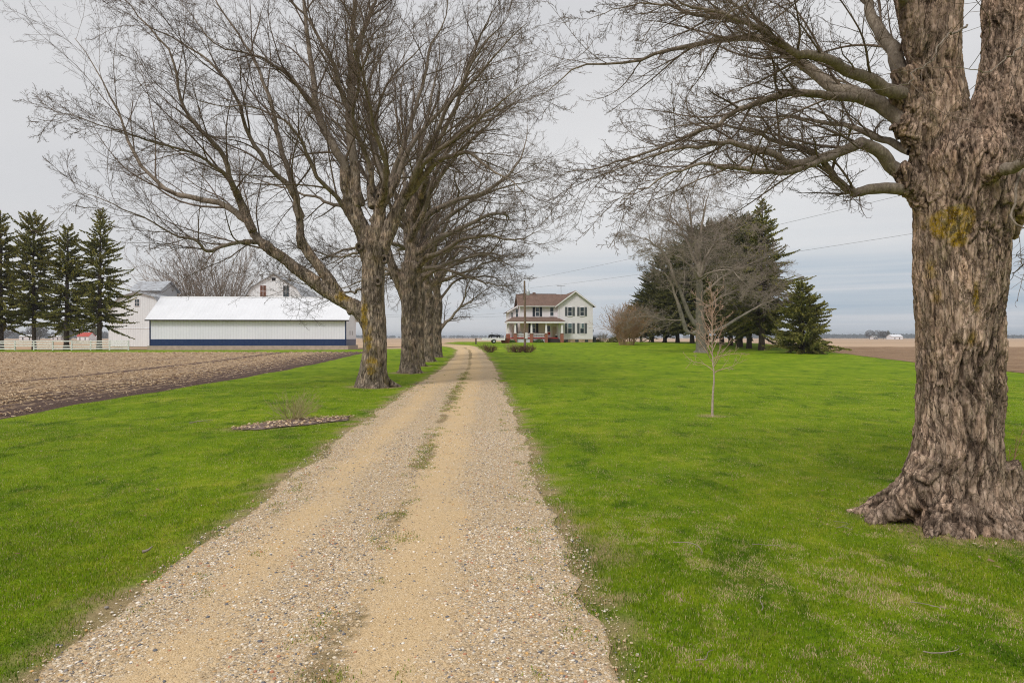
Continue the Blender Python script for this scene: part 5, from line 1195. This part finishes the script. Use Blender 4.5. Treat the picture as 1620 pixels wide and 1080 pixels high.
m = MB().box(-.25, .45, -.35, .35, .05, .95); m.build('case', M['shutter'], hp_)
m = MB()
for j in range(9): m.box(-.22, .42, -.37, -.352, .14 + j * .085, .17 + j * .085)
m.build('grille', M['black_cloth'], hp_); MB().tube([(.1, 0, .952), (.1, 0, .985)], .25, 16).build('fan_cover', M['black_cloth'], hp_)

def leafy(name, label, c, rx, ry, h, n, mat, cat='shrub', group=None, seed=3, leaf=.09):
    r = np.random.RandomState(seed); t = thing(name, label, cat, c, group=group)
    u = r.normal(size=(n, 3)); u = norm(u) * (r.uniform(.45, 1, n) ** .5)[:, None] * (1 + .25 * vnoise(norm(u) * 2.5 + seed, 3))[:, None]; u[:, 2] = np.abs(u[:, 2])
    p = u * np.array([rx, ry, h]); a = norm(r.normal(size=(n, 3))) * leaf; b = norm(np.cross(a, r.normal(size=(n, 3)))) * leaf * .5
    V = np.stack([p - a, p + b, p + a, p - b], 1).reshape(-1, 3)
    link('foliage', mkmesh('foliage', V, [np.arange(n * 4).reshape(-1, 4)], {'rnd': np.repeat(r.uniform(size=n), 4)}, False, [mat]), t)
    A = Acc(); e = r.uniform(.3, 1.3, 12); aa = r.uniform(0, 6.28, 12); Pp, R = grow(np.zeros((12, 3)), np.stack([np.cos(aa) * np.cos(e) * rx, np.sin(aa) * np.cos(e) * ry, np.sin(e) * h], 1), np.full(12, h * .9), np.full(12, .02), 5, .1, (0, 0, 0), r)
    A.add(Pp, R, 4); A.build('stems', M['bark_spruce'], t, np.zeros(3)); return t
leafy('evergreen_shrub', 'low dark green shrub against the white lattice under the porch', H(2.9, -3.0, 0), .95, .5, .62, 900, M['shrub_green'], seed=4)
leafy('evergreen_shrub', 'small dark green shrub at the left brick pier of the porch', H(-1.75, -3.1, 0), .75, .5, .48, 700, M['shrub_green'], seed=5)
leafy('evergreen_shrub', 'dark clipped evergreen shrub right of the house beside the small bare tree', H(14.2, 1.5, 0), .55, .5, .62, 700, M['needles'], seed=6)
leafy('evergreen_shrub', 'tiny green shrub by the downspout at the foot of the gable wall', H(7.6, -1.4, 0), .3, .3, .3, 260, M['shrub_green'], seed=7, leaf=.06)
leafy('evergreen_shrub', 'low dark sprawling juniper at the left foot of the grove', (*[(974 - HX) * 118 / F, 118], g1(18, 118)), 1.7, .8, .9, 1200, M['needles'], seed=8, leaf=.12)
# chair and items on the porch
ch = thing('porch_chair', 'pale folding lounge chair on the left part of the porch', 'chair', H(.1, -1.4, .86), math.radians(20))
MB().slab((-.3, -.3, .42), (.3, -.3, .42), (.3, .25, .38), (-.3, .25, .38), .04).build('seat', M['galv'], ch); MB().slab((-.3, .25, .4), (.3, .25, .4), (.3, .55, 1.05), (-.3, .55, 1.05), .04).build('backrest', M['galv'], ch)
for sx in (-.28, .28):
    MB().tube([(sx, -.35, 0), (sx, .3, .62)], .02, 5).build('leg', M['galv'], ch); MB().tube([(sx, .45, 0), (sx, -.25, .62)], .02, 5).build('leg', M['galv'], ch)
tb_ = thing('patio_table', 'small dark table under the porch window', 'table', H(3.2, -.9, .86))
MB().box(-.5, .5, -.3, .3, .68, .72).build('tabletop', M['shutter'], tb_)
for sx in (-.44, .44):
    for sy in (-.25, .25): MB().box(sx - .02, sx + .02, sy - .02, sy + .02, 0, .68).build('leg', M['shutter'], tb_)
pt_ = thing('flower_pot', 'dark pot with a white bloom beside the brown porch door', 'flower pot', H(6.2, -1.2, .86))
m = MB(); n = 12; vs = []
for rr, z in ((.14, 0), (.2, .32), (.22, .36), (.17, .36)): vs += [(rr * math.cos(j * 6.2832 / n), rr * math.sin(j * 6.2832 / n), z) for j in range(n)]
m.add(vs, [(k_ * n + j, k_ * n + (j + 1) % n, (k_ + 1) * n + (j + 1) % n, (k_ + 1) * n + j) for k_ in range(3) for j in range(n)] + [tuple(reversed(range(n))), tuple(range(3 * n, 4 * n))]).build('pot', M['black_cloth'], pt_)
rr_ = np.random.RandomState(2); nf = 120; p = rr_.normal(size=(nf, 3)) * .08 + [0, 0, .46]; a = norm(rr_.normal(size=(nf, 3))) * .04; b_ = norm(np.cross(a, rr_.normal(size=(nf, 3)))) * .03
link('flowers', mkmesh('flowers', np.stack([p - a, p + b_, p + a, p - b_], 1).reshape(-1, 3), [np.arange(nf * 4).reshape(-1, 4)], None, False, [M['white_paint']]), pt_)

# ------------------------------------------------------------------ utility pole and wires
Yp = 80.; Xp = (830.5 - HX) * Yp / F; zp = g1(Xp, Yp); PH = (562 - 444) * Yp / F
zt = CH + (HY - 444) * Yp / F - zp
up = thing('utility_pole', 'tall weathered wooden utility pole with a grey transformer, in front of the farmhouse', 'pole', (Xp, Yp, zp))
MB().tube([(-.0, 0, -.3), (0.0, 0, zt * .5), (-.06, 0, zt)], [.155, .14, .11], 10).build('shaft', M['pole_wood'], up)
k = Yp / F
tf = MB().tube([(.36, 0, (562 - 472) * k), (.36, 0, (562 - 466) * k), (.36, 0, (562 - 463.5) * k)], [.2, .2, .1], 12); tf = tf.build('transformer', M['galv'], up)
MB().tube([(.36, 0, (562 - 463.5) * k), (.36, 0, (562 - 461) * k)], [.05, .04], 8).build('bushing', M['gutter'], tf)
MB().box(.1, .2, -.05, .05, (562 - 470) * k, (562 - 468) * k).build('bracket', M['galv'], up)
MB().box(.02, .3, -.17, -.12, (562 - 541) * k, (562 - 531.5) * k).build('meter_box', M['gutter'], up)
for (a, b, rr) in ((.35, 444.5, .13), (.62, 447.5, .12)):
    cx, cz = a, (562 - b) * k; MB().tube([(cx + rr * math.cos(t_), 0, cz + rr * 1.3 * math.sin(t_)) for t_ in np.linspace(.6, 5.6, 14)], .035, 5).build('insulator', M['galv'], up)
MB().tube([(-.02, 0, (562 - 446) * k), (.3, 0, (562 - 445) * k), (.6, 0, (562 - 447) * k)], .03, 6).build('arm', M['pole_wood'], up)
MB().tube([(.5, 0, (562 - 449) * k), (.42, 0, (562 - 456) * k), (.36, 0, (562 - 461) * k)], .015, 5).build('lead_wire', M['wire'], up)
def wire(name, label, a, b, sag, r_, n=40):
    t = np.linspace(0, 1, n)[:, None]; p = np.array(a) * (1 - t) + np.array(b) * t; p[:, 2] -= 4 * sag * (t * (1 - t))[:, 0]
    tag(MB().tube(p, r_, 5).build(name, M['wire'], None, True), label, 'wire', 'overhead wires')
tz = zp + zt
wire('overhead_wire', 'upper overhead wire rising from the pole top past the grove towards the big tree', (Xp + .35, Yp, tz + .1), (26., 14., 9.6), .35, .008)
wire('overhead_wire', 'lower overhead wire passing above the house antenna and ending behind the big tree', (Xp + .6, Yp + .1, tz - .85), (31., 20., 8.4), .35, .008)
wire('overhead_wire', 'upper service wire sagging from the left house corner towards the row of trees', H(-2.1, 1.8, 5.3), (-38.4, 131.2, 8.1), 1.1, .012)
wire('overhead_wire', 'lower service wire running almost level left of the house', H(-2.1, 1.9, 4.7), (-38.4, 132.4, 7.3), .7, .012)

# ------------------------------------------------------------------ trailer, bin, post
Yt = 113.; kt = Yt / F; tx = (777 - HX) * kt; tz_ = g1(tx, Yt)
tr = thing('utility_trailer', 'pale open trailer parked left of the farmhouse porch', 'trailer', (tx, Yt, tz_), math.radians(6))
MB().box(-1.5, 2.2, -.8, .8, .55, .66).build('deck', M['trailer_paint'], tr)
MB().box(-1.5, 2.2, -.86, -.802, .5, .86).box(-1.5, 2.2, .802, .86, .5, .86).box(2.202, 2.26, -.8, .8, .5, 1.25).build('side_rail', M['trailer_paint'], tr)
MB().tube([(-1.5, -.5, .55), (-2.5, 0, .5)], .05, 6).tube([(-1.5, .5, .55), (-2.5, 0, .5)], .05, 6).tube([(-2.5, 0, .1), (-2.5, 0, .95)], .05, 6).build('tongue', M['trailer_paint'], tr)
for sy in (-.95, .78):
    w = MB().tube([(.4, sy, .33), (.4, sy + .17, .33)], .33, 18).build('wheel', M['rubber'], tr); MB().tube([(.4, sy - .02, .33), (.4, sy + .01, .33)], .17, 12).build('rim', M['galv'], w)
    MB().prism_y([(-.05, .55), (.05, .74), (.75, .74), (.85, .55), (.78, .55), (.7, .68), (.1, .68), (.02, .55)], min(sy, sy + .2), max(sy, sy + .2)).build('fender', M['trailer_paint'], tr)
qd = thing('quad_bike', 'dark quad bike strapped on the pale trailer', 'quad bike', (tx + .55 * math.cos(.1), Yt + .05, tz_ + .66), math.radians(6))
for wx in (-.72, .62):
    for sy in (-.5, .34): w = MB().tube([(wx, sy, .27), (wx, sy + .2, .27)], .28, 14).build('wheel', M['rubber'], qd); MB().tube([(wx, sy - .01, .27), (wx, sy + .0, .27)], .12, 10).build('rim', M['galv'], w)
MB().prism_y([(-1.0, .5), (-.95, .68), (-.6, .78), (-.35, .8), (-.1, .68), (.2, .66), (.75, .74), (.98, .66), (1.0, .52), (.4, .42), (-.4, .38)], -.42, .42).build('body', M['black_cloth'], qd)
MB().prism_y([(-.15, .69), (.6, .76), (.62, .86), (.1, .84), (-.15, .78)], -.16, .16).build('seat', M['shutter'], qd)
MB().tube([(-.5, -.4, 1.02), (-.35, 0, 1.0), (-.5, .4, 1.02)], .025, 6).tube([(-.45, 0, .7), (-.36, 0, 1.0)], .03, 6).build('handlebar', M['rubber'], qd)
tw_ = thing('rubbish_bin', 'rusty brown tapered bin full of dark cuttings beside the porch', 'bin', ((799.5 - HX) * kt, 113.5, g1(-1.1, 113.5)))
MB().add([(-.62, -.5, 0), (.62, -.5, 0), (.62, .5, 0), (-.62, .5, 0), (-.82, -.62, .82), (.82, -.62, .82), (.82, .62, .82), (-.82, .62, .82), (-.74, -.55, .82), (.74, -.55, .82), (.74, .55, .82), (-.74, .55, .82), (-.7, -.5, .6), (.7, -.5, .6), (.7, .5, .6), (-.7, .5, .6)],
         [(0, 3, 2, 1), (0, 1, 5, 4), (1, 2, 6, 5), (2, 3, 7, 6), (3, 0, 4, 7), (4, 5, 9, 8), (5, 6, 10, 9), (6, 7, 11, 10), (7, 4, 8, 11), (8, 9, 13, 12), (9, 10, 14, 13), (10, 11, 15, 14), (11, 8, 12, 15), (12, 13, 14, 15)]).build('box', M['rust_bin'], tw_)
rr_ = np.random.RandomState(8); A = Acc(); nn_ = 60; Pp, R = grow(rr_.uniform([-.65, -.45, .5], [.65, .45, .6], (nn_, 3)), rr_.normal(size=(nn_, 3)) * [1, 1, .6] + [0, 0, .5], rr_.uniform(.3, .75, nn_), np.full(nn_, .02), 6, .15, (0, 0, 0), rr_)
A.add(Pp, R, 4); A.build('cuttings', M['bark_spruce'], tw_, np.zeros(3))
po = (753 - HX) * 108 / F
tag(MB().box(-.11, .11, -.11, .11, -.3, .92).add([(-.11, -.11, .92), (.11, -.11, .92), (.11, .11, .92), (-.11, .11, .92), (0, 0, .99)], [(0, 1, 4), (1, 2, 4), (2, 3, 4), (3, 0, 4)]).build('wooden_post', M['post_wood'], None, loc=(po, 108, g1(po, 108))), 'short square wooden post standing where the drive meets the far field', 'post')

# ------------------------------------------------------------------ far farms and woods
def far_tree(x, y, h, w, label, mat, group, seed, ever=False):
    r = np.random.RandomState(seed); t = thing('distant_tree', label, 'tree', (x, y, g1(x, y)), group=group)
    n = 900; u = norm(r.normal(size=(n, 3))) * (r.uniform(.2, 1, n) ** .45)[:, None]; p = u * np.array([w / 2, w / 2, h * .42]) + [0, 0, h * .56]
    if ever: p[:, :2] *= np.clip(1.25 * (1 - (p[:, 2:3] / h)), .1, 1.2)
    s = h * .035; a = norm(r.normal(size=(n, 3))) * s; b = norm(np.cross(a, r.normal(size=(n, 3)))) * s * .6
    link('crown', mkmesh('crown', np.stack([p - a, p + b, p + a, p - b], 1).reshape(-1, 3), [np.arange(n * 4).reshape(-1, 4)], {'rnd': np.repeat(r.uniform(size=n), 4)}, False, [mat]), t)
    MB().tube([(0, 0, -.3), (0, 0, h * .5)], [h * .025, h * .012], 6).build('trunk', M['bark_spruce'], t)
D = 620.
gf = 'distant trees seen between the spruce trunks'
ft = [(6, 15, 18, 0), (18, 17, 16, 0), (31, 14, 12, 1), (44, 16, 16, 0), (58, 19, 15, 1), (70, 20, 13, 1), (80, 18, 16, 0), (91, 16, 14, 1), (100, 15, 12, 1), (116, 14, 12, 1)]
txts = ['distant grey bare tree at the left edge of the horizon', 'second bare tree on the left horizon, seen between spruce trunks', 'small dark conical evergreen on the left horizon', 'distant bare tree between the first two spruce trunks', 'distant evergreen right behind the second spruce trunk',
        'tallest distant evergreen, between the second and third spruce trunks', 'round distant tree between the second and third spruce trunks', 'distant evergreen left of the third spruce trunk', 'distant evergreen right behind the third spruce trunk', 'distant evergreen just left of the red roofed building']
for i, ((px, h, w, e), lb) in enumerate(zip(ft, txts)): far_tree((px - HX) * D / F, D + (i * 37 % 50), h, w, lb, M['needles'] if e else M['far_twig'], gf, 200 + i, e)
def far_house(px, Yb, w, d, h, rise, label, roof, wall, name='farm_building'):
    x = (px - HX) * Yb / F; t = thing(name, label, 'building', (x, Yb, g1(x, Yb)), .1)
    MB().prism_x([(0, 0), (d, 0), (d, h), (d / 2, h + rise), (0, h)], -w / 2, w / 2).build('wall', M[wall], t)
    MB().slab((-w / 2 - .5, -.6, h - .25), (w / 2 + .5, -.6, h - .25), (w / 2 + .5, d / 2, h + rise + .2), (-w / 2 - .5, d / 2, h + rise + .2), .2).slab((w / 2 + .5, d + .6, h - .25), (-w / 2 - .5, d + .6, h - .25), (-w / 2 - .5, d / 2 + .01, h + rise + .2), (w / 2 + .5, d / 2 + .01, h + rise + .2), .2).build('roof', M[roof], t)
    for xx in (-w * .25, w * .2): MB().box(xx - w * .04, xx + w * .04, -.08, -.003, .1, h * .7).build('door', M['dark_wood'], t)
far_house(131, 600, 9.5, 12, 3.6, 3.0, 'distant white building with a bright red roof, seen left of the barn', 'red_roof', 'white_paint')
far_house(145, 640, 5, 8, 2.2, 1.6, 'distant small white building right of the red roofed one', 'white_metal_roof', 'white_paint')
far_house(42, 640, 13, 8, 3.5, 1.5, 'distant low white building at the left, between spruce trunks', 'gutter', 'white_paint')
far_house(88, 650, 9, 8, 3.2, 1.5, 'distant low pale building between the second and third spruce trunks', 'gutter', 'white_paint')
far_house(1420, 900, 15, 12, 3.6, 2.6, 'distant long white farm building on the right horizon', 'white_metal_roof', 'white_paint')
far_house(1385, 930, 6.5, 8, 3., 2., 'distant small white house left of the long farm building on the right horizon', 'gutter', 'white_paint')
gt2 = 'distant trees round the farm on the right horizon'
for i, (px, h, w, e, lb) in enumerate([(1376, 13, 13, 0, 'leftmost bare tree by the farm on the right horizon'), (1392, 13, 14, 0, 'bare tree second from left by the farm on the right horizon'), (1404, 12, 11, 0, 'bare tree just left of the long white farm building'), (1412, 12, 12, 0, 'bare tree behind the left end of the long white farm building'), (1418, 13, 9, 1, 'dark evergreen behind the long white farm building')]):
    far_tree((px - HX) * 915 / F, 915 + 5 * i, h, w, lb, M['needles'] if e else M['far_twig'], gt2, 240 + i, e)
r = np.random.RandomState(90)
def woods(name, label, x0, x1, y0, y1, n, h, mat):
    V = []; Q = []; nn = 0
    x = r.uniform(x0, x1, n); y = r.uniform(y0, y1, n); hh = h * (1 + .5 * n2(x, y * 0, 8 / (x1 - x0), 33, 3)) * r.uniform(.75, 1.1, n)
    for i in range(n):
        m = 46; u = norm(r.normal(size=(m, 3))) * (r.uniform(.3, 1, m) ** .5)[:, None]; s = hh[i]; p = u * [s * .6, s * .6, s * .5] + [x[i], y[i], s * .5]
        a = norm(r.normal(size=(m, 3))) * s * .17; b = norm(np.cross(a, r.normal(size=(m, 3)))) * s * .13
        V.append(np.stack([p - a, p + b, p + a, p - b], 1).reshape(-1, 3)); Q.append(np.arange(m * 4).reshape(-1, 4) + nn); nn += m * 4
    V = np.concatenate(V); V[:, 2] = np.maximum(V[:, 2], -.5)
    tag(link(name, mkmesh(name, V, [np.concatenate(Q)], None, False, [M[mat]]), None), label, 'woods', kind='stuff')
woods('distant_woods', 'dark blue grey line of woods along the right horizon', 900, 2700, 2600, 2900, 700, 15, 'far_wood')
woods('distant_woods', 'grey woods along the horizon left of the house', -2600, 900, 3000, 3400, 750, 14, 'far_wood')
woods('distant_woods', 'bare woods on the horizon left of the barn', -1500, -900, 1500, 1600, 150, 14, 'far_twig')

# ------------------------------------------------------------------ sticks on the lawn
def stick(px, py, ln, ang, rad, label, branches=0, seed=1, flat=True):
    Yb = CH * F / (py - HY); x = (px - HX) * Yb / F; r = np.random.RandomState(seed); z = g1(x, Yb) + .035 + rad
    Pp, R = grow(np.array([[0, 0, 0.]]), np.array([[math.cos(ang), math.sin(ang), 0]]), np.array([ln]), np.array([rad * .75]), 9, .3, (0, 0, 0), r, .4)
    Pp[..., 2] = np.abs(Pp[..., 2]) * .3; A = Acc(); A.add(Pp, R, 6)
    if branches: a_, b_ = sprout(Pp, R, branches, .2, .9, 40, .4, r, 5, .15, (0, 0, 0), rmin=.002); a_[..., 2] = np.abs(a_[..., 2]) * .4; A.add(a_, b_, 4)
    o = A.build('fallen_stick', M['twig_bark_grey'], None, np.zeros(3)); o.location = (x, Yb, z); tag(o, label, 'stick', 'fallen sticks on the lawn')
stick(225, 880, .16, .5, .022, 'stubby grey piece of dead wood where the left lawn meets the gravel', 0, 1)
stick(1065, 862, .6, -.15, .008, 'dark branching stick on the grass below the lone sapling', 3, 2); stick(1190, 865, .32, .1, .005, 'thin pale twig between the branching stick and the sapling', 1, 3)
stick(1205, 970, .25, 1.1, .006, 'pale crooked twig standing out in the lower lawn', 1, 4); stick(1325, 838, .5, -.1, .005, 'thin curved twig on the grass left of the big tree roots', 2, 5)
stick(1100, 1052, .25, .5, .006, 'short pale twig nearest the bottom of the lawn', 0, 6); stick(1440, 956, .3, 0, .005, 'dark straight twig on the grass below the big tree', 1, 7)
stick(1460, 1036, .45, -.2, .006, 'long thin twig near the lower right corner', 2, 8); stick(300, 672, .7, .2, .02, 'flat dead branch lying on the lawn left of the mulch bed', 2, 9)

# ------------------------------------------------------------------ sky, light, camera, air
SE_, SA_ = math.radians(48), math.radians(215)     # sun behind the cloud, behind-left of the camera
w = bpy.data.worlds.new('World'); scene.world = w; w.use_nodes = True; nt = w.node_tree; ns = nt.nodes; bg = ns['Background']
sky = ns.new('ShaderNodeTexSky'); sky.sky_type = 'NISHITA'; sky.sun_disc = False; sky.sun_elevation = SE_; sky.sun_rotation = SA_; sky.air_density = 1.; sky.dust_density = 2.
tc = ns.new('ShaderNodeTexCoord'); sp = ns.new('ShaderNodeSeparateXYZ'); nt.links.new(tc.outputs['Generated'], sp.inputs[0])
def wn(scale, vs, detail=4, rough=.55):
    mp = ns.new('ShaderNodeMapping'); mp.inputs['Scale'].default_value = vs; nt.links.new(tc.outputs['Generated'], mp.inputs[0])
    n = ns.new('ShaderNodeTexNoise'); n.inputs['Scale'].default_value = scale; n.inputs['Detail'].default_value = detail; n.inputs['Roughness'].default_value = rough; nt.links.new(mp.outputs[0], n.inputs['Vector']); return n.outputs['Fac']
def wr(f, st):
    nd = ns.new('ShaderNodeValToRGB'); cr = nd.color_ramp
    while len(cr.elements) < len(st): cr.elements.new(.5)
    for e, (p, c) in zip(cr.elements, st): e.position = p; e.color = (c, c, c, 1) if np.isscalar(c) else (*c, 1)
    nt.links.new(f, nd.inputs[0]); return nd.outputs[0]
def wm(op, a, b):
    nd = ns.new('ShaderNodeMath', operation=op) if False else ns.new('ShaderNodeMath'); nd.operation = op
    for s, v in ((nd.inputs[0], a), (nd.inputs[1], b)):
        if isinstance(v, (int, float)): s.default_value = v
        else: nt.links.new(v, s)
    return nd.outputs[0]
def wx(f, a, b):
    nd = ns.new('ShaderNodeMix'); nd.data_type = 'RGBA'
    for s, v in ((nd.inputs[0], f), (nd.inputs[6], a), (nd.inputs[7], b)):
        if isinstance(v, (int, float)): s.default_value = v
        elif isinstance(v, tuple): s.default_value = (*v, 1)
        else: nt.links.new(v, s)
    return nd.outputs[2]
el_ = wm('ADD', sp.outputs[2], wm('MULTIPLY', wm('SUBTRACT', wn(3.0, (1, 1, 9)), .5), .05))
SK = 10.0
cloud = wr(wn(1.3, (1, 1, 2.6), 5, .5), [(.3, (.575 , .58, .60)), (.5, (.635, .632, .64)), (.7, (.72, .715, .715))])
band = wr(wn(3.0, (.5, .5, 20), 4, .55), [(.36, (.33, .415, .51)), (.52, (.43, .49, .56)), (.66, (.56, .58, .62))])
lowf = wm('MULTIPLY', wr(el_, [(.0, 1), (.08, .9), (.13, .2), (.2, 0)]), wr(wm('ADD', wm('MULTIPLY', sp.outputs[0], .5), .5), [(.38, .12), (.5, .45), (.66, 1)]))
col = wx(lowf, cloud, band)
sc_ = ns.new('ShaderNodeMix'); sc_.data_type = 'RGBA'; sc_.blend_type = 'MULTIPLY'; sc_.inputs[0].default_value = 1; nt.links.new(col, sc_.inputs[6]); sc_.inputs[7].default_value = (SK, SK, SK, 1)
fin = wx(.94, sky.outputs[0], sc_.outputs[2])
nt.links.new(fin, bg.inputs[0]); bg.inputs[1].default_value = .1
L = bpy.data.lights.new('sun', 'SUN'); L.energy = 1.8; L.angle = math.radians(14); L.color = (1, .965, .92); lo = bpy.data.objects.new('sun', L); COL.objects.link(lo)
dirn = Vector((math.sin(SA_) * math.cos(SE_), math.cos(SA_) * math.cos(SE_), math.sin(SE_))); lo.rotation_euler = dirn.to_track_quat('Z', 'Y').to_euler()
# thin ground haze
if HAZE > 0:
    hm = bpy.data.materials.new('haze'); hm.use_nodes = True; hn = hm.node_tree.nodes; hn.remove(hn['Principled BSDF']); pv = hn.new('ShaderNodeVolumePrincipled'); pv.inputs['Density'].default_value = HAZE; pv.inputs['Color'].default_value = (.86, .92, 1, 1); pv.inputs['Anisotropy'].default_value = .2
    hm.node_tree.links.new(pv.outputs[0], hn['Material Output'].inputs['Volume'])
    tag(MB().box(-9800, 9800, -9800, 9800, -2, 34).build('haze', hm), kind='stuff')
cam = bpy.data.cameras.new('camera'); co = bpy.data.objects.new('camera', cam); COL.objects.link(co); co.location = (0, 0, CH); co.rotation_euler = (math.radians(90), 0, 0)
cam.lens = 24; cam.sensor_width = 36; cam.shift_y = -6 / 1620; cam.clip_end = 20000; cam.clip_start = .1; scene.camera = co
vs_ = scene.view_settings; vs_.view_transform = 'Standard'; vs_.look = 'None'; vs_.exposure = .18; vs_.gamma = 1
scene.cycles.max_bounces = 6; scene.cycles.diffuse_bounces = 3; scene.cycles.transparent_max_bounces = 6; scene.cycles.volume_bounces = 0
scene.cycles.use_denoising = True; scene.cycles.denoising_prefilter = 'NONE'; scene.cycles.filter_width = 1.1
